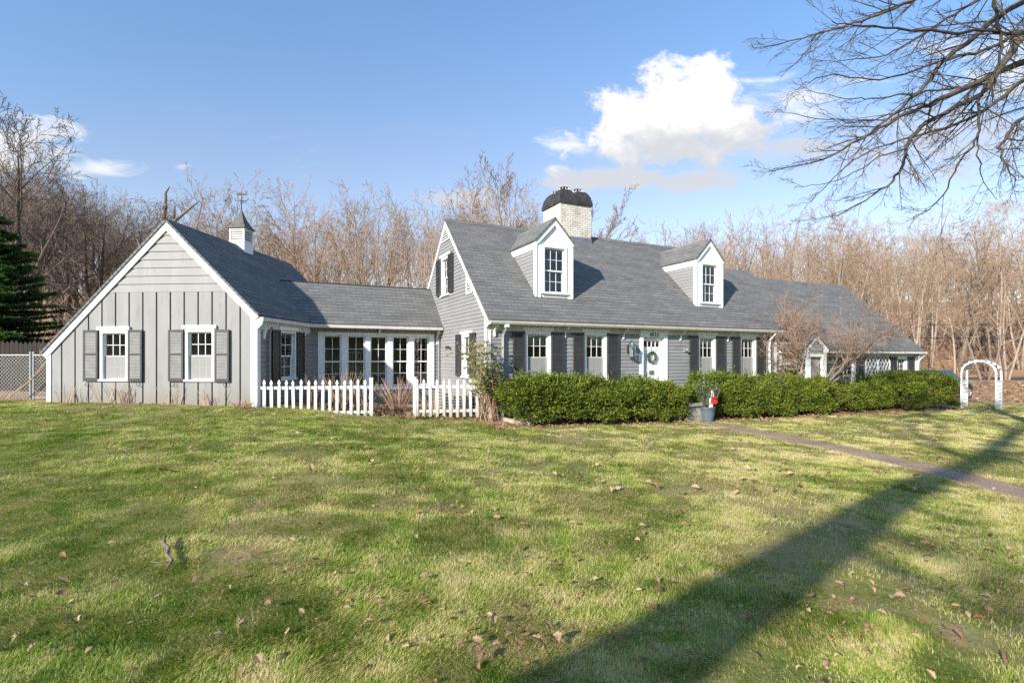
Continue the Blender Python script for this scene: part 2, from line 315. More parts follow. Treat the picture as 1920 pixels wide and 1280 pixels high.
T['wreath'] = leafmat('wreath_greens', [(.2, (.04, .07, .035)), (.5, (.11, .16, .09)), (.8, (.26, .30, .20))], .1, 9, .6, .2)
# ------------------------------------------------------------------ terrain
def vnoise(x, y, seed):
    """smooth lattice noise, numpy"""
    xi = np.floor(x).astype(np.int64); yi = np.floor(y).astype(np.int64); fx = x - xi; fy = y - yi
    fx = fx * fx * (3 - 2 * fx); fy = fy * fy * (3 - 2 * fy)
    def hsh(a, b):
        n = (a * 374761393 + b * 668265263 + seed * 1442695) & 0x7fffffff; n = (n ^ (n >> 13)) * 1274126177 & 0x7fffffff
        return ((n ^ (n >> 16)) & 0xffff) / 65535.0
    return (hsh(xi, yi) * (1 - fx) + hsh(xi + 1, yi) * fx) * (1 - fy) + (hsh(xi, yi + 1) * (1 - fx) + hsh(xi + 1, yi + 1) * fx) * fy
CTRL = np.array([(0, 0, 0), (-4, 3, .06), (4, 3, -.05), (-8, 12, .46), (-6, 12, .41), (-11.5, 12.3, .50), (-5, 12.25, .35), (-4.2, 12.3, .23), (-3.4, 12.5, .16), (-2.4, 12.65, .07), (-.65, 12.6, .02),
                 (.8, 12.36, -.055), (4.4, 14.1, -.185), (9, 16, -.3), (18, 20.5, -.46), (10, 8, -.3), (5.3, 6.6, -.12), (20, 12, -.55), (-14, 6, .34), (-8, 6, .30), (-3, 7, .16),
                 (0, 8, .0), (24, 24, -.55), (-16, 15, .55), (0, -6, 0), (-14, -4, .2), (14, -3, -.3), (-2.5, 15.5, .08), (-5, 14.2, .3), (3, 20, 0), (-12, 20, .6), (-9, 9, .40), (-5, 9, .25)])
def _tps(d2): return np.where(d2 > 0, .5 * d2 * np.log(np.maximum(d2, 1e-9)), 0)
def _fit():
    n = len(CTRL); xy = CTRL[:, :2]; d2 = ((xy[:, None] - xy[None]) ** 2).sum(-1); K = _tps(d2) + np.eye(n) * .3
    Pm = np.hstack([np.ones((n, 1)), xy]); A = np.zeros((n + 3, n + 3)); A[:n, :n] = K; A[:n, n:] = Pm; A[n:, :n] = Pm.T
    return np.linalg.solve(A, np.concatenate([CTRL[:, 2], [0, 0, 0]]))
TPSW = _fit()
def sstep(x, a, b):
    t = np.clip((x - a) / (b - a), 0, 1); return t * t * (3 - 2 * t)
def ground(X, Y, bumps=True):
    X = np.atleast_1d(np.asarray(X, float)); Y = np.atleast_1d(np.asarray(Y, float))
    cx = np.clip(X, -18, 26); cy = np.clip(Y, -8, 27); z = np.zeros(X.shape)
    z += TPSW[-3] + TPSW[-2] * cx + TPSW[-1] * cy
    for (a, b, _), w in zip(CTRL, TPSW): z += w * _tps((cx - a) ** 2 + (cy - b) ** 2)
    far = sstep(np.maximum(np.maximum(-18 - X, X - 26), Y - 25), 0, 14)
    hill = -.2 + 14 * sstep(Y + .05 * np.abs(X) + 5 * vnoise(X * .05, Y * .05, 3), 50, 125) + 3 * sstep(-X, 25, 110) + 10 * sstep(-Y, 48, 85) + 1.2 * (vnoise(X * .09, Y * .09, 5) - .5) * sstep(Y, 30, 60)  # the rise behind the viewer is added, unseen, to darken window reflections
    z = z * (1 - far) + hill * far
    if bumps:
        near = (1 - sstep(Y, 24, 34)) * (1 - sstep(np.abs(X - 4), 20, 30))
        z += near * (.018 * (vnoise(X * 1.1, Y * 1.1, 11) - .5) + .022 * (vnoise(X * 2.9, Y * 2.9, 12) - .5))
    return z
def gz(x, y): return float(ground(x, y)[0])

def Rz(deg, loc): return Matrix.Translation(loc) @ Matrix.Rotation(math.radians(deg), 4, 'Z')
HANG = math.degrees(math.atan2(.434, .901))                  # the main house stands at an angle to the view
O_M = Vector((-.65, 13.1, 0)); FM = Rz(HANG, O_M)
GANG = -math.degrees(math.atan2(70, 948))
_g1 = Vector((math.cos(math.radians(GANG)), math.sin(math.radians(GANG)), 0))
O_G = Vector((-6.06, 12.13, 0)) - .06 * _g1; FG = Rz(GANG, O_G)
FL = Rz(HANG - 90, O_M)                                      # left gable wall of the main house: x runs to the viewer
FGS = Rz(GANG + 90, O_G)                                     # right-hand side wall of the garage: x runs away
def Wm(s, t, z=0): return FM @ Vector((s, t, z))
def inM(X, Y): d0 = X + .65; d1 = Y - 13.1; c, s = math.cos(math.radians(HANG)), math.sin(math.radians(HANG)); return d0 * c + d1 * s, -d0 * s + d1 * c
def inG(X, Y):
    d0 = X - O_G.x; d1 = Y - O_G.y; c, s = math.cos(math.radians(GANG)), math.sin(math.radians(GANG)); return d0 * c + d1 * s, -d0 * s + d1 * c

PATHPTS = [(5.35, 14.5), (5.85, 13.0), (6.35, 11.0), (6.72, 9.2), (6.70, 7.4), (6.58, 6.2), (6.35, 4.4), (6.0, 2.0)]
def path_centre(Y):
    ys = [p[1] for p in PATHPTS][::-1]; xs = [p[0] for p in PATHPTS][::-1]; return np.interp(Y, ys, xs)
PATHW = .36
def lawn_mask(X, Y):
    s, t = inM(X, Y); gx, gy = inG(X, Y)
    m = np.ones(X.shape)
    wob = .25 * (vnoise(X * 1.6, Y * 1.6, 21) - .5)
    m *= 1 - ((t + wob > -1.55) & (s > -.35) & (s < 21.5) & (t < 7))
    m *= 1 - ((Y + wob > 12.42 + .15 * (X + 6)) & (X > -6.1) & (X < .2) & (Y < 20))
    m *= 1 - ((gy > -.12) & (gx < .3) & (gx > -5.9))
    m *= 1 - sstep(Y + wob * 4 - .04 * (X - 20), 22.6, 23.4)
    m *= 1 - ((X < -11.6) & (Y + wob > 12.7))
    m *= 1 - (np.abs(X - path_centre(Y)) < PATHW + .03 + wob * .25) * (Y < 14.9)
    return np.clip(m, 0, 1)

WORN = [(-1.15, 5.45, .42), (-.75, 5.25, .30), (-1.85, 3.95, .34), (-2.35, 4.0, .20), (2.2, 3.3, .36), (2.55, 3.05, .30), (.2, 4.1, .24), (-.15, 2.75, .22), (3.4, 5.2, .30), (1.2, 6.4, .35), (7.6, 12.4, .9), (9.5, 13.2, .9), (11.5, 14.6, .8), (-8.6, 10.6, .4), (-2.6, 6.9, .3)]
def worn(X, Y):
    w = np.zeros(X.shape); wob = .5 + 1.0 * vnoise(X * 2.3, Y * 2.3, 61) + .5 * (vnoise(X * 7, Y * 7, 62) - .5)
    for a, b, r in WORN: w = np.maximum(w, 1 - sstep(np.sqrt((X - a) ** 2 + ((Y - b) * 1.3) ** 2) / (r * wob), .35, 1.15))
    return w
def lattice():
    def axis(lo, hi, step, a, b, g):
        c = list(np.arange(lo, hi + 1e-6, step)); d = step; x = hi
        while x < b: d *= g; x += d; c.append(min(x, b))
        d = step; x = lo; pre = []
        while x > a: d *= g; x -= d; pre.append(max(x, a))
        return np.array(pre[::-1] + c)
    xs = axis(-13.5, 21, .15, -420, 420, 1.16); ys = axis(1.2, 23.5, .13, -120, 600, 1.16)
    XX, YY = np.meshgrid(xs, ys); X = XX.ravel(); Y = YY.ravel(); V = np.stack([X, Y, ground(X, Y)], 1)
    nx, ny = len(xs), len(ys); i = np.arange(nx - 1)[None] + nx * np.arange(ny - 1)[:, None]; i = i.ravel()
    return V, np.stack([i, i + 1, i + nx + 1, i + nx], 1)
def ground_material():
    m, N, L, out = nodes('lawn_and_leaf_litter'); tc = N.new('ShaderNodeTexCoord'); b = N.new('ShaderNodeBsdfPrincipled'); L.new(b.outputs[0], out.inputs[0]); v = tc.outputs['Object']
    at = N.new('ShaderNodeAttribute'); at.attribute_name = 'lawn'
    patch = tex_noise(N, L, v, .55, 6, .62); fine = tex_noise(N, L, v, 7, 6, .7)
    mixn = N.new('ShaderNodeMath'); mixn.operation = 'MULTIPLY_ADD'; L.new(fine, mixn.inputs[0]); mixn.inputs[1].default_value = .45; L.new(patch, mixn.inputs[2])
    grass = ramp(N, L, mixn.outputs[0], [(.50, (.07, .11, .016)), (.66, (.15, .165, .040)), (.82, (.30, .235, .10))])
    l1 = tex_noise(N, L, v, 5, 7, .75); vor = N.new('ShaderNodeTexVoronoi'); L.new(v, vor.inputs['Vector']); vor.inputs['Scale'].default_value = 9
    lit = ramp(N, L, l1, [(.3, (.18, .105, .06)), (.5, (.38, .235, .135)), (.7, (.54, .36, .22))])
    lit = mixc(N, L, .35, lit, vor.outputs['Color'], 'SOFT_LIGHT')
    L.new(mixc(N, L, at.outputs['Fac'], lit, grass), b.inputs['Base Color']); b.inputs['Roughness'].default_value = .95; b.inputs['Specular IOR Level'].default_value = .1
    bn = N.new('ShaderNodeBump'); bn.inputs['Strength'].default_value = .8; bn.inputs['Distance'].default_value = .03; L.new(fine, bn.inputs['Height']); L.new(bn.outputs[0], b.inputs['Normal'])
    return m
def build_ground():
    V, F = lattice(); me = fast_mesh('ground', V, [F], ground_material(), True)
    a = me.attributes.new('lawn', 'FLOAT', 'POINT'); a.data.foreach_set('value', (lawn_mask(V[:, 0], V[:, 1]) * (1 - .45 * worn(V[:, 0], V[:, 1]))).astype(np.float32))
    o = obj('ground', me, None); tag(o, kind='structure')
    # the path: pebbly concrete laid a little above the turf line
    m, N, L, out = nodes('exposed_pebble_concrete'); tc = N.new('ShaderNodeTexCoord'); b = N.new('ShaderNodeBsdfPrincipled'); L.new(b.outputs[0], out.inputs[0])
    vo = N.new('ShaderNodeTexVoronoi'); L.new(tc.outputs['Object'], vo.inputs['Vector']); vo.inputs['Scale'].default_value = 55
    c = ramp(N, L, vo.outputs['Distance'], [(.15, (.62, .48, .36)), (.6, (.29, .21, .15))])
    c = mixc(N, L, .5, c, ramp(N, L, tex_noise(N, L, tc.outputs['Object'], 1.7, 5, .6), [(.3, (.55, .5, .5)), (.7, (1.2, 1.15, 1.1))]), 'MULTIPLY')
    L.new(c, b.inputs['Base Color']); b.inputs['Roughness'].default_value = .95; b.inputs['Specular IOR Level'].default_value = .05
    bn = N.new('ShaderNodeBump'); bn.inputs['Distance'].default_value = .012; bn.inputs['Strength'].default_value = .8; bn.invert = True; L.new(vo.outputs['Distance'], bn.inputs['Height']); L.new(bn.outputs[0], b.inputs['Normal'])
    mb = MB(); ys = np.arange(1.6, 14.55, .12); xs = path_centre(ys); k = 6; rows = []
    for x, y in zip(xs, ys):
        wl = PATHW + .03 * math.sin(y * 3.1); row = [(x + wl * (2 * j / k - 1), y) for j in range(k + 1)]
        zm = np.mean([gz(*p) for p in row]) + .012; rows.append([(p[0], p[1], zm - (.05 if j in (0, k) else 0)) for j, p in enumerate(row)])
    mb.add([p for r in rows for p in r], [(i * (k + 1) + j, i * (k + 1) + j + 1, (i + 1) * (k + 1) + j + 1, (i + 1) * (k + 1) + j) for i in range(len(rows) - 1) for j in range(k)])
    tag(obj('path', mb, m), kind='structure')
    # the road beyond the garden
    mb = MB(); xs = np.linspace(8, 130, 62); vs = []
    for x in xs:
        yc = 46 + .02 * (x - 30)
        z = max(gz(x, yc - 2.4), gz(x, yc + 2.4), gz(x, yc)) + .03
        vs += [(x, yc - 2.4, z), (x, yc + 2.4, z)]
    mb.add(vs, [(2 * i, 2 * i + 2, 2 * i + 3, 2 * i + 1) for i in range(len(xs) - 1)])
    tag(obj('road', mb, paint('asphalt', (.05, .05, .052), (.085, .083, .08), 3, .9)), kind='structure')
build_ground()

# ------------------------------------------------------------------ walls
def clip_row(poly, z):
    xs = []
    n = len(poly)
    for i in range(n):
        (xa, za), (xb, zb) = poly[i], poly[(i + 1) % n]
        if (za - z) * (zb - z) <= 0 and abs(za - zb) > 1e-6: xs.append(xa + (xb - xa) * (z - za) / (zb - za))
    return (min(xs), max(xs)) if len(xs) >= 2 else None
def clapboards(mb, poly, holes, step, y=0.0, z0=None, z1=None, thick=.026):
    zs = [p[1] for p in poly]; lo = min(zs) if z0 is None else z0; hi = max(zs) if z1 is None else z1; rnd = random.Random(5)
    z = lo
    while z < hi - .01:
        za, zb = z, min(z + step, hi); ra = clip_row(poly, za + 1e-4); rb = clip_row(poly, zb - 1e-4)
        if ra and rb:
            segs = [(min(ra[0], rb[0]), max(ra[1], rb[1]))]; zm = (za + zb) / 2
            for hx0, hx1, hz0, hz1 in holes:
                if hz0 < zm < hz1:
                    new = []
                    for a, b in segs:
                        if hx1 <= a or hx0 >= b: new.append((a, b)); continue
                        if hx0 > a: new.append((a, hx0))
                        if hx1 < b: new.append((hx1, b))
                    segs = new
            for a, b in segs:
                cut = [a]
                while b - cut[-1] > 4.2: cut.append(cut[-1] + rnd.uniform(2.2, 3.8))
                cut.append(b)
                for p, q in zip(cut, cut[1:]):
                    q2 = q - (.003 if q < b else 0)
                    A0, A1 = max(p, ra[0]), min(q2, ra[1]); B0, B1 = max(p, rb[0]), min(q2, rb[1])
                    if B1 <= B0: B0 = B1 = (B0 + B1) / 2
                    if A1 <= A0: continue
                    d = rnd.uniform(-.0015, .0015)
                    mb.hexa([(A0, y - thick + d, za), (A1, y - thick + d, za), (A1, y + .012, za), (A0, y + .012, za),
                             (B0, y - .004, zb + .012), (B1, y - .004, zb + .012), (B1, y + .012, zb + .012), (B0, y + .012, zb + .012)])
        z += step

house = thing('house', 'long grey clapboard house with steep shingled roofs, white trim, two dormers and an attached garage', 'house', Matrix.Translation(O_M))
def part(name, mb, mat, frame=FM, smooth=False, parent=None): return obj(name, mb, mat, parent or house, frame, smooth)

def window(fr, x0, x1, z0, z1, cols=2, rows=2, cas=.085, crown=0.0, sill=.04, screen=True, shade=None, lace=False, depth=.0, name='window', casing=True, stool=True, sashes=2, drape=False, y=0.0, curt=None):
    mb = MB(); p = y - .045                      # casing stands proud of the boards
    if casing:
        mb.box(x0, x0 + cas, p, y + .03, z0 + .05, z1 - cas); mb.box(x1 - cas, x1, p, y + .03, z0 + .05, z1 - cas)
        mb.box(x0, x1, p - .003, y + .03, z1 - cas, z1)
        if crown: mb.box(x0 - crown, x1 + crown, p - .035, y + .03, z1 + .003, z1 + .085)
        if stool: mb.box(x0 - sill, x1 + sill, p - .035, y + .09, z0, z0 + .048)
    ix0, ix1, iz0, iz1 = x0 + cas, x1 - cas, z0 + .05, z1 - cas
    for a, b in ((ix0 - .012, ix0), (ix1, ix1 + .012)): mb.box(a, b, y + .03, y + .13, iz0, iz1)
    mb.box(ix0 - .012, ix1 + .012, y + .03, y + .13, iz1, iz1 + .012)
    w = part(name, mb, T['white'], fr)
    sb = MB(); pb = MB(); zm = (iz0 + iz1) / 2 - .01; t = .034
    spans = [(zm - .02, iz1, y + .03), (iz0, zm + .02, y + .065)] if sashes == 2 else [(iz0, iz1, y + .035)]
    for za, zb, yy in spans:
        sb.box(ix0, ix0 + t, yy, yy + .033, za, zb); sb.box(ix1 - t, ix1, yy, yy + .033, za, zb); sb.box(ix0 + t, ix1 - t, yy, yy + .033, zb - t, zb); sb.box(ix0 + t, ix1 - t, yy, yy + .033, za, za + t * 1.15)
        gx0, gx1, g0, g1 = ix0 + t, ix1 - t, za + t * 1.15, zb - t
        for i in range(1, cols): xx = gx0 + (gx1 - gx0) * i / cols; sb.box(xx - .007, xx + .007, yy + .004, yy + .028, g0, g1)
        for i in range(1, rows): zz = g0 + (g1 - g0) * i / rows; sb.box(gx0, gx1, yy + .006, yy + .026, zz - .007, zz + .007)
        pb.quad((gx0, yy + .016, g0), (gx1, yy + .016, g0), (gx1, yy + .016, g1), (gx0, yy + .016, g1))
    part('sash', sb, T['white'], fr, parent=w); part('pane', pb, T['glass'], fr, parent=w)
    if screen:
        s2 = MB(); s2.quad((ix0, y + .02, iz0), (ix1, y + .02, iz0), (ix1, y + .02, zm + .01), (ix0, y + .02, zm + .01)); part('insect_screen', s2, T['screen'], fr, parent=w)
    if shade:
        s2 = MB(); s2.box(ix0 + .005, ix1 - .005, y + .135, y + .14, iz1 - shade * (iz1 - iz0), iz1 + .02); part('roller_shade', s2, T['shade'], fr, parent=w)
    if lace:
        s2 = MB(); n = 24
        for i in range(n):
            a = ix0 + (ix1 - ix0) * i / n; b = ix0 + (ix1 - ix0) * (i + 1) / n
            s2.quad((a, y + .15 + .012 * math.sin(i * 1.9), iz0), (b, y + .15 + .012 * math.sin(i * 1.9 + 1.9), iz0), (b, y + .15 + .012 * math.sin(i * 1.9 + 1.9), iz0 + lace * (iz1 - iz0)), (a, y + .15 + .012 * math.sin(i * 1.9), iz0 + lace * (iz1 - iz0)))
        part('curtain', s2, T['lace'], fr, parent=w)
    if curt:                                     # a gathered curtain covering part of the width
        for a0, b0 in curt:
            s2 = MB(); n = 20; X0 = ix0 + (ix1 - ix0) * a0; X1 = ix0 + (ix1 - ix0) * b0
            for i in range(n):
                a = X0 + (X1 - X0) * i / n; b = X0 + (X1 - X0) * (i + 1) / n
                s2.quad((a, y + .19 + .02 * math.sin(i * 1.7), iz0), (b, y + .19 + .02 * math.sin(i * 1.7 + 1.7), iz0), (b, y + .19 + .02 * math.sin(i * 1.7 + 1.7), iz1), (a, y + .19 + .02 * math.sin(i * 1.7), iz1))
            part('curtain', s2, T['curtain'], fr, parent=w)
    return w
def hole(x0, x1, z0, z1): return (x0 + .04, x1 - .04, z0 + .02, z1 - .04)
def shutter(fr, x0, x1, z0, z1, mat='shutter', slat='shutter', y=0.0, tilt=0.0, panels=False):
    mb = MB(); w = .045; a, b = y - .085, y - .05; zm = z0 + (z1 - z0) * .53
    mb.box(x0, x0 + w, a, b, z0, z1); mb.box(x1 - w, x1, a, b, z0, z1)
    for p, q in ((z0, z0 + .085), (zm - .025, zm + .025), (z1 - .055, z1)): mb.box(x0 + w, x1 - w, a + .002, b - .002, p, q)
    s = part('shutter', mb, T[mat], fr); sb = MB()
    for p, q in ((z0 + .085, zm - .025), (zm + .025, z1 - .055)):
        if panels: sb.box(x0 + w, x1 - w, a + .012, b - .006, p, q); continue
        n = max(6, int((q - p) / .034))
        for i in range(n):
            z = p + (q - p) * i / n; h = (q - p) / n
            sb.hexa([(x0 + w, a + .004, z), (x1 - w, a + .004, z), (x1 - w, b - .012, z + h * .55), (x0 + w, b - .012, z + h * .55),
                     (x0 + w, a + .004, z + h * .32), (x1 - w, a + .004, z + h * .32), (x1 - w, b - .012, z + h * 1.05), (x0 + w, b - .012, z + h * 1.05)])
        sb.box(x0 + w, x1 - w, b - .010, b - .004, p, q)
    part('slat', sb, T[slat], fr, parent=s)
    return s
def bracket(fr, x, ytip, ztop, zfoot, w=.05, lat=False):
    h = ztop - zfoot
    prof = [(-.02, zfoot), (-.055, zfoot + .02 * h), (-.06, zfoot + .25 * h), (-.085, zfoot + .48 * h), (ytip * .72, zfoot + .72 * h), (ytip, zfoot + .84 * h), (ytip - .02, ztop - .01), (ytip + .07, ztop), (-.05, ztop), (-.02, zfoot + .7 * h)]
    mb = MB(); mb.prism_yz(prof, x - w / 2, x + w / 2); part('bracket', mb, T['white'], fr)

# ---- main block --------------------------------------------------
TP = .9579; EZ, ET = 2.58, -.25; RT = 3.31; RZ = EZ + TP * (RT - ET); LEN = 11.1; DEP = 2 * RT
def roofz(t): return EZ + TP * (t - ET) if t < RT else RZ - TP * (t - RT)
BASE = -.9
W_MAIN = [(1.09, 1.89, .92, 2.32), (2.97, 3.76, .92, 2.32), (7.34, 8.12, .92, 2.32), (9.24, 10.04, .92, 2.32)]
DOOR = (4.98, 6.06)
mb = MB(); holes = [hole(*w) for w in W_MAIN] + [(DOOR[0] + .05, DOOR[1] - .05, -.4, 2.36)]
clapboards(mb, [(.10, BASE), (LEN - .1, BASE), (LEN - .1, 2.5), (.10, 2.5)], holes, .106, z0=BASE)
part('wall', mb, T['siding'], FM)
gpoly = [(-DEP + .05, BASE), (-.08, BASE), (-.08, 2.60), (-RT, RZ - .06), (-DEP + .05, 2.60)]
mb = MB(); UW = (-3.72, -2.97, 3.55, 4.80); LWN = (-1.78, -1.10, 1.02, 2.26)
clapboards(mb, gpoly, [hole(*UW), hole(*LWN)], .105, z0=BASE)
part('wall', mb, T['siding'], FL)
mb = MB(); mb.prism_yz([(.05, BASE), (DEP - .05, BASE), (DEP - .05, 2.5), (RT, RZ - .12), (.05, 2.5)], LEN - .06, LEN - .02)   # right gable
mb.box(.05, LEN - .05, DEP - .06, DEP - .02, BASE, 2.55)                                    # rear wall
part('wall', mb, T['siding'], FM)
for p, q in ((-.028, .10), (LEN - .10, LEN + .012)): mb = MB(); mb.box(p, q, -.034, .02, BASE, 2.46); part('corner_board', mb, T['white'], FM)
mb = MB(); mb.box(-.10, .034, -.034, .02, BASE, 2.62); part('corner_board', mb, T['white'], FL)
# interior floor keeps the rooms dim
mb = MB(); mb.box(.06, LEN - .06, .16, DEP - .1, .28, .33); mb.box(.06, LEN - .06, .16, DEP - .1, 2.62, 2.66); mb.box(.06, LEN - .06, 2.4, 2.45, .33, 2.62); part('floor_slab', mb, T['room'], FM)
# roof
def R3(s, t): return (s, t, roofz(t))
mb = MB(); x0, x1 = -.05, LEN + .04
mb.roof([R3(x0, ET - .06), R3(x1, ET - .06), R3(x1, RT), R3(x0, RT)], .055, (0, ET, EZ), (1, 0, 0), (0, 1, TP))
mb.roof([R3(x1, DEP - ET), R3(x0, DEP - ET), R3(x0, RT), R3(x1, RT)], .055, (0, RT, RZ), (1, 0, 0), (0, -1, TP))
part('roof', mb, T['shingle'], FM)
mb = MB(); mb.roof([(x0, RT - .13, RZ - .13 * TP + .014), (x1, RT - .13, RZ - .13 * TP + .014), (x1, RT, RZ + .02), (x0, RT, RZ + .02)], .012, (.11, 0, 0), (1, 0, 0), (0, 1, TP)); mb.roof([(x1, RT + .13, RZ - .13 * TP + .014), (x0, RT + .13, RZ - .13 * TP + .014), (x0, RT, RZ + .02), (x1, RT, RZ + .02)], .012, (.11, 0, 0), (1, 0, 0), (0, -1, TP))
part('ridge_cap', mb, T['shingle'], FM)
# rake boards on the left gable
def rake(fr, xa, za, xb, zb, w, y0, y1, name='rake_board', mat='white'):
    d = Vector((xb - xa, zb - za)).normalized(); n = Vector((d.y, -d.x))
    if n.y > 0: n = -n
    m2 = MB(); pts = [(xa, za), (xb, zb), (xb + n.x * w, zb + n.y * w), (xa + n.x * w, za + n.y * w)]
    ar = sum(pts[i][0] * pts[(i + 1) % 4][1] - pts[(i + 1) % 4][0] * pts[i][1] for i in range(4))
    if ar < 0: pts = pts[::-1]
    m2.prism_xz(pts, y0, y1); return part(name, m2, T[mat], fr)
o = .035
rake(FL, -RT, RZ - .055, .27, roofz(-.27) - .055, .13, -.05, -.012); rake(FL, -RT, RZ - .055, -DEP - .2, roofz(DEP + .2) - .055, .13, -.048, -.012)
mb = MB(); mb.prism_xz([(-.06, 2.30), (.24, 2.46), (.255, roofz(-.25) - .07), (-.06, 2.62)], -.046, -.014); part('eave_return', mb, T['white'], FL)
# eave: frieze, soffit, gutter with its brown lip
mb = MB(); mb.box(-.02, LEN + .02, -.036, .0, 2.30, 2.44); mb.box(-.03, LEN + .03, ET - .02, -.0, 2.443, 2.468); mb.box(-.03, LEN + .03, -.075, -.037, 2.385, 2.44)
part('soffit', mb, T['eave'], FM)
mb = MB(); mb.prism_yz([(ET - .02, 2.45), (ET - .02, 2.535), (ET - .12, 2.535), (ET - .12, 2.50), (ET - .085, 2.45)], -.045, LEN + .02); g = part('gutter', mb, T['eave'], FM)
mb = MB(); mb.box(-.046, LEN + .021, ET - .126, ET - .05, 2.537, 2.563); part('gutter_lip', mb, T['gutter'], FM, parent=g)
for i, s in enumerate((.20, 2.34, 4.36, 6.60, 8.68, 10.86)): bracket(FM, s, ET - .0, 2.44, 2.14)
# windows, shutters, door
for i, w in enumerate(W_MAIN):
    window(FM, *w, cols=3, rows=2, cas=.075, crown=.07, shade=(.25 if i < 2 else .12), lace=.5)
    a, b = w[0], w[1]; L0 = (.36, .36, .37, .36)[i]
    shutter(FM, a - L0 - .01, a - .01, .96, 2.29); shutter(FM, b + .01, b + .40, .96, 2.29)
mb = MB(); a, b = DOOR
mb.box(a, a + .13, -.05, .03, -.35, 2.22); mb.box(b - .13, b, -.05, .03, -.35, 2.22); mb.box(a, b, -.053, .03, 2.22, 2.385); mb.box(a - .03, b + .03, -.09, .03, 2.388, 2.43)
mb.box(a + .10, a + .13, .03, .20, -.35, 2.2); mb.box(b - .13, b - .10, .03, .20, -.35, 2.2); mb.box(a + .1, b - .1, .03, .2, 2.2, 2.23); mb.box(a, b, -.12, .2, -.39, -.352)
part('door_frame', mb, T['white'], FM)
mb = MB(); da, db = a + .132, b - .132; y0, y1 = .07, .115; dw = db - da
lights = [(da + .10 + i * (dw - .2) / 4 + .012, da + .10 + (i + 1) * (dw - .2) / 4 - .012) for i in range(4)]
mb.box(da, da + .10, y0, y1, -.34, 2.19); mb.box(db - .10, db, y0, y1, -.34, 2.19); mb.box(da + .1, db - .1, y0, y1, 2.10, 2.19); mb.box(da + .1, db - .1, y0, y1, 1.80, 1.93)
for (p, q), (r, _) in zip(lights, lights[1:]): mb.box(q, r, y0, y1, 1.93, 2.10)
for z0, z1 in ((-.34, -.16), (.72, .86)): mb.box(da + .1, db - .1, y0, y1, z0, z1)
mid = (da + db) / 2; mb.box(mid - .05, mid + .05, y0, y1, -.16, .72); mb.box(mid - .05, mid + .05, y0, y1, .86, 1.80)
for z0, z1 in ((-.16, .72), (.86, 1.80)):
    for p, q in ((da + .1, mid - .05), (mid + .05, db - .1)): mb.box(p, q, y0 + .016, y1 - .016, z0, z1); mb.box(p + .04, q - .04, y0 + .006, y1 - .006, z0 + .05, z1 - .05)
door = part('door', mb, T['door'], FM)
mb = MB()
for p, q in lights: mb.quad((p, .09, 1.93), (q, .09, 1.93), (q, .09, 2.10), (p, .09, 2.10))
part('pane', mb, T['glass'], FM, parent=door)
mb = MB(); mb.tube([(da + .055, .065, .98), (da + .055, .0, .98), (da + .14, -.005, .975)], [.012, .012, .01], 8); mb.box(da + .03, da + .08, .058, .072, .86, 1.06); part('handle', mb, T['iron'], FM, parent=door)
mb = MB(); mb.box(mid - .09, mid + .07, .048, .069, 1.08, 1.20); mb.box(mid - .07, mid + .05, .043, .050, 1.12, 1.16); part('mail_slot', mb, T['brass'], FM, parent=door)
cu = bpy.data.curves.new('house_number', 'FONT'); cu.body = '4022'; cu.size = .155; cu.extrude = .006; cu.align_x = 'CENTER'; cu.space_character = 1.22
tmp = bpy.data.objects.new('house_number', cu); COL.objects.link(tmp); dg = bpy.context.evaluated_depsgraph_get(); me = bpy.data.meshes.new_from_object(tmp.evaluated_get(dg)); bpy.data.objects.remove(tmp)
me.materials.clear(); me.materials.append(T['iron']); place(bpy.data.objects.new('house_number', me), house, FM @ Matrix.Translation((5.52, -.062, 2.245)) @ Matrix.Rotation(math.pi / 2, 4, 'X'))
# downspouts
def spout(fr, pts, name='downspout', mat='white', r=.035):
    m2 = MB(); m2.tube(pts, [r] * len(pts), 4); return part(name, m2, T[mat], fr)
mb = MB(); mb.box(.37, .48, ET - .10, ET + .0, 2.38, 2.45); part('gutter_outlet', mb, T['white'], FM)
spout(FM, [(.43, ET - .04, 2.38), (.43, -.10, 2.22), (.43, -.07, 2.12), (.43, -.07, -.2)], mat='siding', r=.045)
spout(FM, [(10.68, ET - .05, 2.45), (10.68, -.1, 2.24), (10.68, -.07, 2.14), (10.68, -.07, -.6)], r=.045)
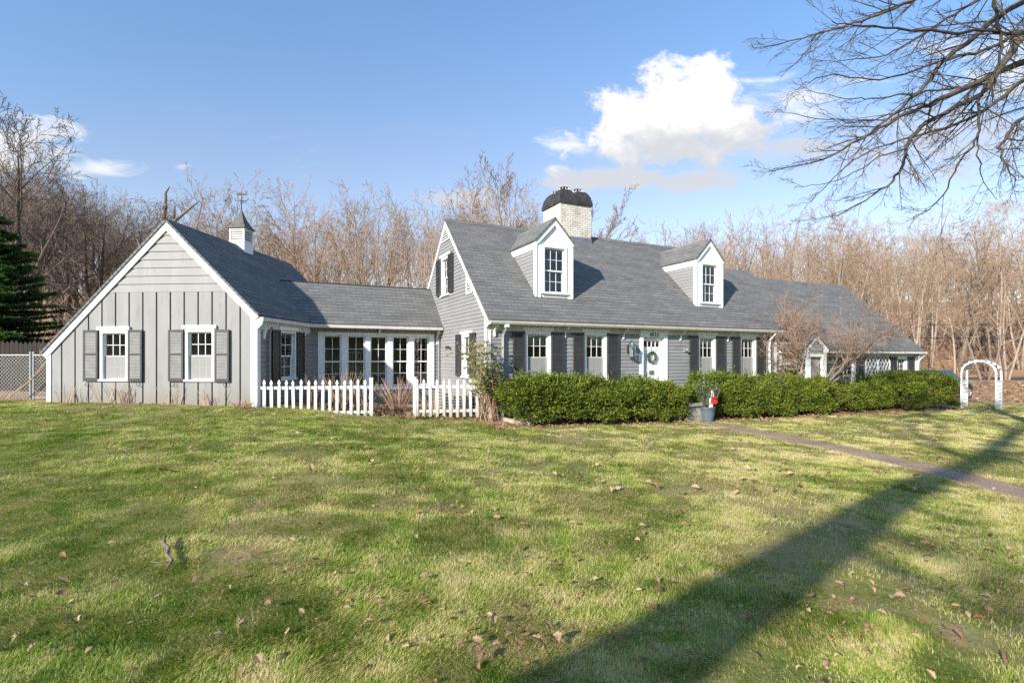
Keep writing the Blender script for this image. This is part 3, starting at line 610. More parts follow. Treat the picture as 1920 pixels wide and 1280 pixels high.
# left gable: two windows with shutters, gable vents
window(FL, *UW, cols=3, rows=2, cas=.08, crown=.06, screen=False, lace=.9)
shutter(FL, UW[0] - .45, UW[0] - .02, 3.62, 4.80); shutter(FL, UW[1] + .02, UW[1] + .43, 3.62, 4.80)
window(FL, *LWN, cols=2, rows=2, cas=.075, crown=.07, screen=False, lace=.45)
shutter(FL, LWN[0] - .45, LWN[0] - .02, 1.05, 2.28); shutter(FL, LWN[1] + .02, LWN[1] + .42, 1.05, 2.28)
def louvre_vent(fr, poly, y, zlo, zhi, inset=.05):
    m2 = MB(); cxm = sum(p[0] for p in poly) / len(poly); cz = sum(p[1] for p in poly) / len(poly)
    m2.prism_xz(poly, y - .02, y + .0); v = part('gable_vent', m2, T['white'], fr)
    s2 = MB(); d2 = MB(); inner = [(cxm + (x - cxm) * .66, cz + (z - cz) * .66) for x, z in poly]; d2.prism_xz(inner, y - .0235, y - .021)
    part('vent_opening', d2, T['groove'], fr, parent=v)
    n = 5; zl = min(p[1] for p in inner); zh = max(p[1] for p in inner)
    for i in range(n):
        z = zl + (zh - zl) * (i + .12) / n; r = clip_row(inner, z + 1e-3)
        if r: s2.hexa([(r[0], y - .055, z), (r[1], y - .055, z), (r[1], y - .024, z + .025), (r[0], y - .024, z + .025), (r[0], y - .055, z + .012), (r[1], y - .055, z + .012), (r[1], y - .024, z + .05), (r[0], y - .024, z + .05)])
    part('louvre', s2, T['white'], fr, parent=v)
zb = 5.29; hw = (RZ - .16 - zb) / TP
louvre_vent(FL, [(-RT - hw, zb), (-RT + hw, zb), (-RT, RZ - .16)], -.03, 0, 0)
zz = lambda x: roofz(-x) - .2
louvre_vent(FL, [(-1.42, 3.38), (-1.0, 3.38), (-1.0, zz(-1.0) - .02), (-1.42, zz(-1.42) - .02)], -.03, 0, 0)
mb = MB(); mb.tube([(-3.2, -.06, 1.86), (-3.05, -.09, 1.94), (-2.95, -.07, 1.90), (-2.85, -.09, 1.93), (-2.72, -.06, 1.85)], [.012, .03, .02, .03, .012], 6); part('wall_ornament', mb, T['iron'], FL)

# ---- dormers -----------------------------------------------------
def dormer(xc):
    hwid = .585; yf = .54; zt = 4.88; zp = 5.60; base = roofz(yf); sl = (zp - 4.93) / .63
    mb = MB(); win = (xc - .41, xc + .41, base + .08, 4.82)
    pts = [(xc - hwid, base - .05), (xc + hwid, base - .05), (xc + hwid, zt), (xc, zp - .06), (xc - hwid, zt)]
    mb.prism_xz([(xc - hwid, base - .05), (xc - .37, base - .05), (xc - .37, zt - .05), (xc - hwid, zt - .05)], yf, yf + .05)
    mb.prism_xz([(xc + .37, base - .05), (xc + hwid, base - .05), (xc + hwid, zt - .05), (xc + .37, zt - .05)], yf, yf + .05)
    mb.prism_xz([(xc - .37, base - .05), (xc + .37, base - .05), (xc + .37, base + .09), (xc - .37, base + .09)], yf - .006, yf + .05)
    mb.prism_xz([(xc - hwid, zt - .1), (xc + hwid, zt - .1), (xc + hwid, zt), (xc, zp - .06), (xc - hwid, zt)], yf + .004, yf + .05)
    d = part('dormer', mb, T['white'], FM)
    # rake boards and pilasters stand forward of the flat panel
    mb = MB()
    for sg in (-1, 1):
        a = (xc + sg * .66, 4.91); b = (xc, zp); w = .15
        pl = [(a[0], a[1]), (xc, zp), (xc, zp - w * 1.35), (xc + sg * (.66 - w * .55), a[1] - w * .75), (xc + sg * .585, a[1] - .11)]
        ar = sum(pl[i][0] * pl[(i + 1) % 5][1] - pl[(i + 1) % 5][0] * pl[i][1] for i in range(5))
        mb.prism_xz(pl if ar > 0 else pl[::-1], yf - .06, yf + .0)
        mb.box(xc + sg * .585 - (.13 if sg > 0 else 0), xc + sg * .585 + (.13 if sg < 0 else 0), yf - .03, yf + .003, base - .04, 4.83)
    part('dormer_trim', mb, T['white'], FM, parent=d)
    # cheeks: clapboard triangles with a white frieze
    for sg in (-1, 1):
        fr = FM @ Matrix.Translation((xc + sg * hwid, yf, 0)) @ Matrix.Rotation(math.radians(-90 if sg < 0 else 90), 4, 'Z')
        ye = (zt - EZ) / TP + ET - yf     # where the eave meets the main roof
        f = (lambda q: -q) if sg < 0 else (lambda q: q)
        tri = [(f(0), base), (f(ye), zt - .0), (f(0), zt - .0)]
        if sg > 0: tri = [(0, base), (0, zt), (ye, zt)]
        m2 = MB(); clapboards(m2, tri, [], .105, z0=base - .02, z1=zt - .02, thick=.02); part('dormer_cheek', m2, T['siding'], fr, parent=d)
        m2 = MB(); q = ye - .2 / TP
        pl = [(f(-.0), zt - .2), (f(q), zt - .2), (f(ye + .05), zt + .02), (f(-.0), zt + .02)]
        ar = sum(pl[i][0] * pl[(i + 1) % 4][1] - pl[(i + 1) % 4][0] * pl[i][1] for i in range(4)); pl = pl if ar > 0 else pl[::-1]
        m2.prism_xz(pl, -.034, -.0); m2.box(*sorted((f(-.05), f(.10))), -.036, .0, base - .02, zt + .01)
        part('dormer_frieze', m2, T['white'], fr, parent=d)
    # little roof
    m2 = MB(); ex = .68; ez = zp - sl * ex; yb = lambda z: (z - EZ) / TP + ET + .05
    for sg in (-1, 1):
        poly = [(xc + sg * ex, yf - .085, ez), (xc, yf - .085, zp), (xc, yb(zp), zp), (xc + sg * ex, yb(ez), ez)]
        poly = [(p[0], p[1], p[2] + .035) for p in poly]
        m2.roof(poly, .045, (xc, 0, zp), (0, 1, 0), (-sg, 0, sl))
    part('dormer_roof', m2, T['shingle'], FM, parent=d)
    m2 = MB()
    for sg in (-1, 1):
        a = Vector((xc + sg * ex * 1.0, yb(ez) - .06, ez + .045)); b = Vector((xc + sg * .1, yb(zp - .1) - .06, zp - .05))
        m2.tube([a, b], [.022, .022], 4)
    part('valley_flashing', m2, T['lead'], FM, parent=d)
    fr = FM @ Matrix.Translation((0, yf, 0)); w = window(fr, *win, cols=3, rows=2, cas=.075, screen=False, shade=.08, lace=.0, name='dormer_window', curt=[(0, .22), (.78, 1)] if xc > 5 else None)
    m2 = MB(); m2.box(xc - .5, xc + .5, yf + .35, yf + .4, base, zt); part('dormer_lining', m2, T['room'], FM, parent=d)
dormer(2.33); dormer(8.44)

# ---- chimney -----------------------------------------------------
def chimney():
    x0, x1, y0, y1, zt = 4.02, 5.28, 2.98, 4.17, 6.98; mb = MB()
    def face(a, b, w):
        i = mb.add([(a[0], a[1], 5.2), (b[0], b[1], 5.2), (b[0], b[1], zt), (a[0], a[1], zt)], [(0, 1, 2, 3)])
        for k, (u, v) in enumerate(((0, 0), (w, 0), (w, zt - 5.2), (0, zt - 5.2))): mb.uv[i + k] = (u, v)
    face((x0, y0), (x1, y0), x1 - x0); face((x1, y0), (x1, y1), y1 - y0); face((x1, y1), (x0, y1), x1 - x0); face((x0, y1), (x0, y0), y1 - y0)
    c = part('chimney', mb, T['brick'], FM)
    mb = MB(); mb.box(x0 - .055, x1 + .055, y0 - .055, y1 + .055, zt, zt + .13)
    for i in range(2):
        for j in range(2):
            a = x0 - .045 + i * (x1 - x0 + .09) / 2; b = a + (x1 - x0 + .09) / 2; p = y0 - .045 + j * (y1 - y0 + .09) / 2; q = p + (y1 - y0 + .09) / 2
            za = zt + .13; prev = None; rings = []
            for k, (h, ins_o, ins_i) in enumerate(((0, .0, .004), (.20, .045, .012), (.33, .115, .085), (.40, .17, .135))):
                xa = a + (ins_o if i == 0 else ins_i); xb = b - (ins_i if i == 0 else ins_o); ya = p + (ins_o if j == 0 else ins_i); yb_ = q - (ins_i if j == 0 else ins_o)
                rings.append([(xa, ya, za + h), (xb, ya, za + h), (xb, yb_, za + h), (xa, yb_, za + h)])
            for r, s in zip(rings, rings[1:]): mb.hexa(r + s)
    part('chimney_cap', mb, T['soot'], FM, parent=c)
    for i in range(2):
        for j in range(2):
            xc = x0 + .36 + i * .56; yc = y0 + .34 + j * .54; z = zt + .53; m2 = MB()
            for (dx, dy) in ((-.12, -.1), (.12, -.1), (.12, .1), (-.12, .1), (0, -.1), (0, .1)): m2.tube([(xc + dx, yc + dy, z - .02), (xc + dx, yc + dy, z + .12)], [.006, .006], 4)
            m2.box(xc - .135, xc + .135, yc - .115, yc + .115, z + .12, z + .13); part('spark_cage', m2, T['galv'], FM, parent=c)
    mb = MB(); fz = lambda t: roofz(t)
    mb.hexa([(x0 - .03, y0 - .12, fz(y0 - .12) - .02), (x1 + .03, y0 - .12, fz(y0 - .12) - .02), (x1 + .03, y0 - .004, fz(y0) - .02), (x0 - .03, y0 - .004, fz(y0) - .02), (x0 - .03, y0 - .03, fz(y0) + .02), (x1 + .03, y0 - .03, fz(y0) + .02), (x1 + .03, y0 - .004, fz(y0) + .17), (x0 - .03, y0 - .004, fz(y0) + .17)])
    part('chimney_flashing', mb, T['lead'], FM, parent=c)
chimney()

# ---- breezeway with the band of five sashes ------------------------
BT = 3.95; BRT, BRZ = 5.0, 3.98; BET, BEZ = 3.62, 2.60; bt = (BRZ - BEZ) / (BRT - BET)
mb = MB(); BW = [(-3.62, -3.11), (-2.94, -2.41), (-2.26, -1.74), (-1.57, -1.06), (-.89, -.38)]
frB = FM @ Matrix.Translation((0, BT, 0))
clapboards(mb, [(-4.9, BASE), (-.02, BASE), (-.02, 2.5), (-4.9, 2.5)], [(-3.70, -.29, .70, 2.31)], .115, z0=BASE)
part('wall', mb, T['siding'], frB)
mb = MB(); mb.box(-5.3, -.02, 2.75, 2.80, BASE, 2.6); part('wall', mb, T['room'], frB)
mb = MB(); mb.box(-3.78, -.22, -.05, .02, 2.27, 2.36); mb.box(-3.78, -.22, -.075, .08, .60, .69); zs = (.69, 2.27)
edges = [-3.78] + [v for w in BW for v in w] + [-.22]
for a, b in zip(edges[0::2], edges[1::2]): mb.box(a, b, -.05 if a in (-3.78,) or b == -.22 else -.044, .03, *zs)
sun_band = part('window_band', mb, T['white'], frB)
for a, b in BW:
    window(frB, a - .02, b + .02, .66, 2.29, cols=2, rows=2, cas=.03, screen=False, casing=False, name='sunroom_window')
mb = MB(); mb.box(-4.9, -.05, .14, 2.7, .30, .35); mb.box(-4.9, -.05, .14, 2.7, 2.58, 2.62); part('floor_slab', mb, T['room'], frB)
# things seen dimly through the sashes are left to the room itself: a plain back wall and a chair back
mb = MB()
for k in range(5): mb.box(-2.78 + k * .085, -2.75 + k * .085, .75, .78, .75, 1.75)
mb.box(-2.80, -2.38, .74, .79, 1.72, 1.80); mb.box(-2.80, -2.38, .74, 1.2, .74, .79); part('chair_back', mb, T['shade'], frB)
mb = MB(); m_x = (-6.1, -.03)
mb.roof([(m_x[0], BET - .05, BEZ - .05 * bt), (m_x[1], BET - .05, BEZ - .05 * bt), (m_x[1], BRT, BRZ), (m_x[0], BRT, BRZ)], .05, (0, BET, BEZ), (1, 0, 0), (0, 1, bt))
mb.roof([(m_x[1], 2 * BRT - BET, BEZ), (m_x[0], 2 * BRT - BET, BEZ), (m_x[0], BRT, BRZ), (m_x[1], BRT, BRZ)], .05, (0, BRT, BRZ), (1, 0, 0), (0, -1, bt))
part('roof', mb, T['shingle'], FM)
mb = MB(); mb.box(-4.1, -.05, BET - .13, BET - .02, 2.475, 2.56); mb.box(-4.3, -.03, BET - .02, BT - .03, 2.47, 2.49); g = part('gutter', mb, T['eave'], FM)
mb = MB(); mb.box(-4.1, -.045, BET - .135, BET - .06, 2.562, 2.585); part('gutter_lip', mb, T['gutter'], FM, parent=g)
mb = MB(); mb.box(-4.6, -.03, -.035, 0, 2.36, 2.475); part('frieze_board', mb, T['siding'], frB)
bracket(frB, -2.0, -.30, 2.47, 2.27, .045); bracket(frB, -.12, -.30, 2.47, 2.02, .05)
spout(FM, [(-.07, BET - .06, 2.45), (-.07, BT - .1, 2.2), (-.07, BT - .08, 2.1), (-.07, BT - .08, 0)], mat='siding', r=.03)

# ---- right wing ----------------------------------------------------
WX0, WX1 = LEN + .02, 20.1; WEZ = 1.90; WRT = 3.05; wz = lambda t: WEZ + TP * (t - ET)
WW = [(11.28, 11.98, 1.33, 2.14), (14.85, 15.70, .25, 1.60), (18.5, 19.3, .25, 1.64)]
WBASE = -1.4; mb = MB()
clapboards(mb, [(WX0, WBASE), (WX1 - .08, WBASE), (WX1 - .08, 1.85), (WX0, 1.85)], [hole(*w) for w in WW], .12, z0=WBASE)
clapboards(mb, [(WX0, 1.85), (12.3, 1.85), (12.3, 2.28), (WX0, 2.28)], [hole(*WW[0])], .12, z0=1.85)
part('wall', mb, T['siding'], FM)
mb = MB(); mb.prism_yz([(.05, WBASE), (2 * WRT, WBASE), (2 * WRT, 1.85), (WRT, wz(WRT) - .1), (.05, 1.85)], WX1 - .08, WX1 - .04); mb.box(WX0, WX1 - .05, 2 * WRT + .25, 2 * WRT + .3, WBASE, 1.9); part('wall', mb, T['siding'], FM)
mb = MB(); mb.box(WX1 - .12, WX1 - .02, -.036, .02, WBASE, 1.80); part('corner_board', mb, T['white'], FM)
mb = MB(); R4 = lambda s, t: (s, t, wz(t)); MT = 3.36
mb.roof([R4(WX0 - .03, ET - .06), R4(WX1 + .06, ET - .06), R4(WX1 + .06, WRT), R4(WX0 - .03, WRT)], .055, (0, ET, WEZ), (1, 0, 0), (0, 1, TP))
mb.roof([(WX1 + .06, 2 * WRT - ET, WEZ), (WX0 - .03, 2 * WRT - ET, WEZ), (WX0 - .03, WRT, wz(WRT)), (WX1 + .06, WRT, wz(WRT))], .055, (0, WRT, wz(WRT)), (1, 0, 0), (0, -1, TP))
part('roof', mb, T['shingle'], FM)
mb = MB(); mb.roof([(WX0 - .03, WRT - .5, wz(WRT - .5) + .02), (13.75, WRT - .5, wz(WRT - .5) + .02), (13.75, MT, wz(MT) + .02), (WX0 - .03, MT, wz(MT) + .02)], .055, (.1, ET, WEZ), (1, 0, 0), (0, 1, TP))
mb.roof([(13.75, MT + 3, wz(MT) - 3 * TP), (WX0 - .03, MT + 3, wz(MT) - 3 * TP), (WX0 - .03, MT, wz(MT) + .02), (13.75, MT, wz(MT) + .02)], .055, (0, MT, 5), (1, 0, 0), (0, -1, TP))
part('roof', mb, T['shingle'], FM)
mb = MB(); mb.box(13.0, WX1 + .06, ET - .13, ET - .03, WEZ - .14, WEZ - .055); mb.box(WX0, WX1, ET - .03, -.0, WEZ - .145, WEZ - .12); mb.box(WX0, WX1, -.034, 0, WEZ - .26, WEZ - .145); g = part('gutter', mb, T['eave'], FM)
mb = MB(); mb.box(13.0, WX1 + .062, ET - .135, ET - .07, WEZ - .053, WEZ - .03); part('gutter_lip', mb, T['gutter'], FM, parent=g)
for s in (14.2, 16.9, 19.9): bracket(FM, s, ET, WEZ - .15, WEZ - .45)
spout(FM, [(WX1 - .0, ET - .05, WEZ - .15), (WX1 - .04, -.1, WEZ - .4), (WX1 - .05, -.07, WEZ - .5), (WX1 - .05, -.07, -1)], r=.045)
frW = FM
window(FM, *WW[0], cols=2, rows=2, cas=.10, screen=False, sashes=1, y=-.004)
mb = MB(); mb.box(11.22, 12.2, -.42, -.03, 1.16, 1.24); mb.box(11.3, 11.36, -.36, -.03, .95, 1.16); mb.box(12.05, 12.11, -.36, -.03, .95, 1.16); part('wall_shelf', mb, T['timber'], FM)
for w in WW[1:]:
    window(FM, *w, cols=2, rows=3, cas=.09, screen=False, lace=.0, curt=[(0, .3), (.7, 1)] if w[0] > 18 else None)
    shutter(FM, w[0] - .46, w[0] - .02, w[2] + .02, w[3]); shutter(FM, w[1] + .02, w[1] + .46, w[2] + .02, w[3])
# gabled entry hood on the wing
hx0, hx1, hy, hz, hp = 11.75, 12.95, -.62, 1.92, 2.40
mb = MB(); xm = (hx0 + hx1) / 2
clapboards(mb, [(hx0 + .12, WBASE), (hx1 - .12, WBASE), (hx1 - .12, hz), (xm, hp - .05), (hx0 + .12, hz)], [(xm - .36, xm + .36, -1, 1.6)], .12, z0=WBASE)
eh = part('entry_porch', mb, T['siding'], FM @ Matrix.Translation((0, hy, 0)))
mb = MB(); mb.box(hx0 + .12, hx0 + .15, hy, 0, WBASE, hz); mb.box(hx1 - .15, hx1 - .12, hy, 0, WBASE, hz); part('porch_cheek', mb, T['siding'], FM, parent=eh)
mb = MB()
for sg in (-1, 1):
    xe = xm + sg * (hx1 - hx0) / 2 * 1.08; ze = hp - (hp - hz) * 1.08
    pl = [(xe, ze), (xm, hp), (xm, hp - .15), (xe - sg * .03, ze - .12)]
    ar = sum(pl[i][0] * pl[(i + 1) % 4][1] - pl[(i + 1) % 4][0] * pl[i][1] for i in range(4)); mb.prism_xz(pl if ar > 0 else pl[::-1], hy - .06, hy - .02)
    mb.box(xm + sg * .49 - .06, xm + sg * .49 + .06, hy - .045, hy - .0, WBASE, hz - .05); mb.box(xm + sg * .36 - .05, xm + sg * .36 + .05, hy - .04, hy + .02, WBASE, 1.62)
mb.box(xm - .41, xm + .41, hy - .042, hy + .02, 1.62, 1.72)
part('porch_trim', mb, T['white'], FM, parent=eh)
mb = MB(); mb.box(xm - .31, xm + .31, hy + .05, hy + .08, WBASE, 1.62); part('porch_door', mb, T['siding'], FM, parent=eh)
mb = MB()
for sg in (-1, 1):
    xe = xm + sg * (hx1 - hx0) / 2 * 1.12; ze = hp - (hp - hz) * 1.12
    mb.roof([(xe, hy - .08, ze + .05), (xm, hy - .08, hp + .05), (xm, .5, hp + .05), (xe, .5, ze + .05)], .045, (xm, 0, hp), (0, 1, 0), (-sg, 0, .8))
part('porch_roof', mb, T['shingle'], FM, parent=eh)

# ---- garage --------------------------------------------------------
GX0 = -5.38; AX, AZ = -2.26, 4.93; GS = .99; GD = 5.84
gz_ = lambda x: AZ - abs(x - AX) * GS
GW = [(-3.99, -3.25, 1.02, 2.27), (-1.79, -1.04, 1.02, 2.29)]; SPL = 3.19
mb = MB(); tb = .012
def board_wall(mb, poly, holes, xs, y0, y1):
    for a, b in zip(xs, xs[1:]):
        a += .019; b -= .019
        # top edge follows the gable
        def top(x): return min(SPL, gz_(x) - .06)
        cuts = [(BASE, None)]
        for hx0, hx1, hz0, hz1 in holes:
            pass
        segs = [(a, b, BASE, None)]
        for hx0, hx1, hz0, hz1 in holes:
            new = []
            for (p, q, z0, z1) in segs:
                if hx1 <= p or hx0 >= q or (z1 is not None and z1 <= hz0) or z0 >= hz1: new.append((p, q, z0, z1)); continue
                if hx0 > p: new.append((p, hx0, z0, z1))
                if hx1 < q: new.append((hx1, q, z0, z1))
                p2, q2 = max(p, hx0), min(q, hx1)
                new.append((p2, q2, z0, hz0)); new.append((p2, q2, hz1, z1))
            segs = new
        for p, q, z0, z1 in segs:
            zt = [z1, z1] if z1 is not None else [top(p), top(q)]
            if min(zt) <= z0: continue
            mb.hexa([(p, y0, z0), (q, y0, z0), (q, y1, z0), (p, y1, z0), (p, y0, zt[0]), (q, y0, zt[1]), (q, y1, zt[1]), (p, y1, zt[0])])
xs = [-5.36 + .35 * i for i in range(16)]; xs[-1] = -.0; xs = [-5.30] + [-5.01 + .354 * i for i in range(14)] + [-.02]
ghole = [hole(*w) for w in GW]
board_wall(mb, None, ghole, xs, -.022, .004); part('wall', mb, T['board'], FG)
mb = MB(); hs = [(a + .01, b - .01, c + .01, d - .01) for a, b, c, d in ghole]
cuts = sorted(set([GX0 + .04, -.03] + [h[0] for h in hs] + [h[1] for h in hs]))
for a, b in zip(cuts, cuts[1:]):
    h = [q for q in hs if q[0] <= a + 1e-6 and q[1] >= b - 1e-6]; top = lambda x: min(SPL, gz_(x) - .07)
    zr = [(BASE, None)] if not h else [(BASE, h[0][2]), (h[0][3], None)]
    for z0, z1 in zr:
        sub = [a] + ([x for x in (AX - (AZ - .07 - SPL) / GS, AX + (AZ - .07 - SPL) / GS) if a < x < b] if z1 is None else []) + [b]
        for p, q in zip(sub, sub[1:]):
            t0, t1 = (z1, z1) if z1 is not None else (top(p), top(q))
            mb.hexa([(p, .006, z0), (q, .006, z0), (q, .02, z0), (p, .02, z0), (p, .006, t0), (q, .006, t1), (q, .02, t1), (p, .02, t0)])
part('batten_groove', mb, T['groove'], FG)
mb = MB(); clapboards(mb, [(AX - (AZ - .08 - SPL) / GS, SPL), (AX + (AZ - .08 - SPL) / GS, SPL), (AX, AZ - .08)], [], .197, z0=SPL, thick=.03); part('gable_siding', mb, T['board'], FG)
mb = MB(); clapboards(mb, [(.02, BASE), (4.0, BASE), (4.0, 2.5), (.02, 2.5)], [hole(.95, 1.80, 1.0, 2.32)], .12, z0=BASE); part('wall', mb, T['siding'], FGS)
mb = MB(); mb.box(GX0, GX0 + .04, .02, GD - .05, BASE, gz_(GX0) - .06); mb.prism_xz([(GX0, BASE), (-.02, BASE), (-.02, gz_(0) - .07), (AX, AZ - .07), (GX0, gz_(GX0) - .07)], GD - .1, GD - .06); part('wall', mb, T['board'], FG)
mb = MB(); mb.box(GX0 + .05, -.05, .15, GD - .12, .5, .54); mb.box(GX0 + .05, -.05, 2.2, 2.24, .54, gz_(GX0)); part('floor_slab', mb, T['room'], FG)
for p, q, y0, y1, zt in ((-.13, .012, -.045, .02, gz_(0) - .02), (GX0 - .01, GX0 + .10, -.045, .02, gz_(GX0) - .02), (.013, .030, -.044, .10, gz_(0) - .10)): mb = MB(); mb.box(p, q, y0, y1, BASE, zt); part('corner_board', mb, T['white'], FG)
rake(FG, AX, AZ - .03, .075, gz_(.075) - .03, .155, -.062, -.03); rake(FG, AX, AZ - .03, -5.50, gz_(-5.50) - .03, .155, -.060, -.03)
mb = MB(); mb.roof([(.09, -.09, gz_(.09) + .03), (.09, GD, gz_(.09) + .03), (AX, GD, AZ + .03), (AX, -.09, AZ + .03)], .055, (0, 0, gz_(0)), (0, 1, 0), (-1, 0, GS))
mb.roof([(-5.53, GD, gz_(-5.53) + .03), (-5.53, -.09, gz_(-5.53) + .03), (AX, -.09, AZ + .03), (AX, GD, AZ + .03)], .055, (AX, 0, AZ), (0, 1, 0), (1, 0, GS))
part('roof', mb, T['shingle'], FG)
mb = MB(); mb.box(.03, .17, -.02, 2.6, gz_(.09) - .13, gz_(.09) - .035); mb.box(-.0, .05, .0, 2.6, gz_(.09) - .32, gz_(.09) - .10); part('gutter', mb, T['eave'], FG)
mb = MB(); mb.prism_xz([(.02, 2.27), (.14, 2.40), (.16, 2.53), (.02, 2.55)], -.03, .03); part('eave_return', mb, T['white'], FG)
frS = FGS
bracket(FGS, .24, -.15, 2.36, 2.05, .06); bracket(FGS, 2.25, -.17, 2.36, 2.13, .05)
for i, w in enumerate(GW):
    window(FG, *w, cols=3, rows=2, cas=.07, crown=.055, lace=.55, curt=[(0, .3)])
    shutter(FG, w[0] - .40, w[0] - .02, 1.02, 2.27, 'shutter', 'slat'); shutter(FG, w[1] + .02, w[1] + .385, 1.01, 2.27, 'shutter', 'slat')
    for x in (w[0] - .3, w[1] + .28):
        m2 = MB(); m2.tube([(x + .05, -.07, 1.0), (x + .06, -.08, .93), (x, -.08, .90), (x - .04, -.08, .94), (x - .02, -.08, .97)], [.008] * 5, 5); part('shutter_hook', m2, T['iron'], FG)
window(FGS, .95, 1.80, 1.0, 2.32, cols=2, rows=2, cas=.07, crown=.06, screen=False, lace=.5)
shutter(FGS, .56, .94, .99, 2.30, 'shutter_green', 'shutter_green', panels=True); shutter(FGS, 1.81, 2.22, .99, 2.30, 'shutter_green', 'shutter_green', panels=True)
spout(FGS, [(.42, -.13, 2.36), (.42, -.08, 2.2), (.42, -.08, -.2)], mat='siding', r=.035)
# cupola with louvres, flared cap and weathervane
def cupola():
    cx, cy, w = AX, 2.95, .23; zb = AZ - .5; zt = 5.45; mb = MB()
    mb.box(cx - w, cx + w, cy - w, cy + w, zb, 5.06); p = .045
    for sx in (-1, 1):
        for sy in (-1, 1): mb.box(cx + sx * w - (p if sx > 0 else 0), cx + sx * w + (p if sx < 0 else 0), cy + sy * w - (p if sy > 0 else 0), cy + sy * w + (p if sy < 0 else 0), 5.06, zt)
    mb.box(cx - w - .01, cx + w + .01, cy - w - .01, cy + w + .01, 5.05, 5.075); mb.box(cx - w + .002, cx + w - .002, cy - w + .002, cy + w - .002, zt - .05, zt)
    c = part('cupola', mb, T['white'], FG)
    m2 = MB(); n = 5; h = (zt - .05 - 5.075) / n
    for i in range(n):
        z = 5.075 + i * h
        for fr in range(4):
            R = Matrix.Translation((cx, cy, 0)) @ Matrix.Rotation(fr * math.pi / 2, 4, 'Z')
            m2.hexa([R @ Vector(q) for q in ((-w + p, -w + .008, z), (w - p, -w + .008, z), (w - p, -w + .05, z + h * .7), (-w + p, -w + .05, z + h * .7), (-w + p, -w + .008, z + .016), (w - p, -w + .008, z + .016), (w - p, -w + .05, z + h * .7 + .016), (-w + p, -w + .05, z + h * .7 + .016))])
    part('louvre', m2, T['eave'], FG, parent=c)
    m2 = MB(); m2.box(cx - w + .07, cx + w - .07, cy - w + .07, cy + w - .07, 5.06, zt - .03); part('vent_opening', m2, T['groove'], FG, parent=c)
    m2 = MB(); prof = [(.285, 0), (.27, .025), (.19, .14), (.125, .27), (.075, .40), (.03, .53), (.014, .60)]; vs = [(cx + sx * r, cy + sy * r, zt + z) for r, z in prof for sx, sy in ((-1, -1), (1, -1), (1, 1), (-1, 1))]
    m2.add(vs, [(4 * i + j, 4 * i + (j + 1) % 4, 4 * i + 4 + (j + 1) % 4, 4 * i + 4 + j) for i in range(len(prof) - 1) for j in range(4)] + [(3, 2, 1, 0)])
    part('cupola_cap', m2, paint('slate_cupola_shingle', (.085, .08, .075), (.16, .145, .13), 5, .8, .3), FG, parent=c)
    m2 = MB(); z0 = zt + .55; m2.tube([(cx, cy, z0), (cx, cy, z0 + .2), (cx, cy, z0 + .62)], [.016, .011, .007], 6)
    for dx, dy in ((.2, 0), (-.2, 0), (0, .2), (0, -.2)): m2.tube([(cx, cy, z0 + .32), (cx + dx, cy + dy, z0 + .32)], [.008, .006], 5); m2.box(cx + dx - .02, cx + dx + .02, cy + dy - .006, cy + dy + .006, z0 + .33, z0 + .39)
    m2.lathe([(0, -.03), (.03, 0), (0, .03)], 10, (cx, cy, z0 + .26))
    m2.prism_xz([(cx - .2, z0 + .52), (cx - .12, z0 + .47), (cx - .12, z0 + .505), (cx + .08, z0 + .505), (cx + .16, z0 + .60), (cx + .17, z0 + .50), (cx + .19, z0 + .46), (cx - .12, z0 + .53), (cx - .12, z0 + .57)], cy - .006, cy + .006)
    part('weathervane', m2, T['iron'], FG, parent=c)
cupola()
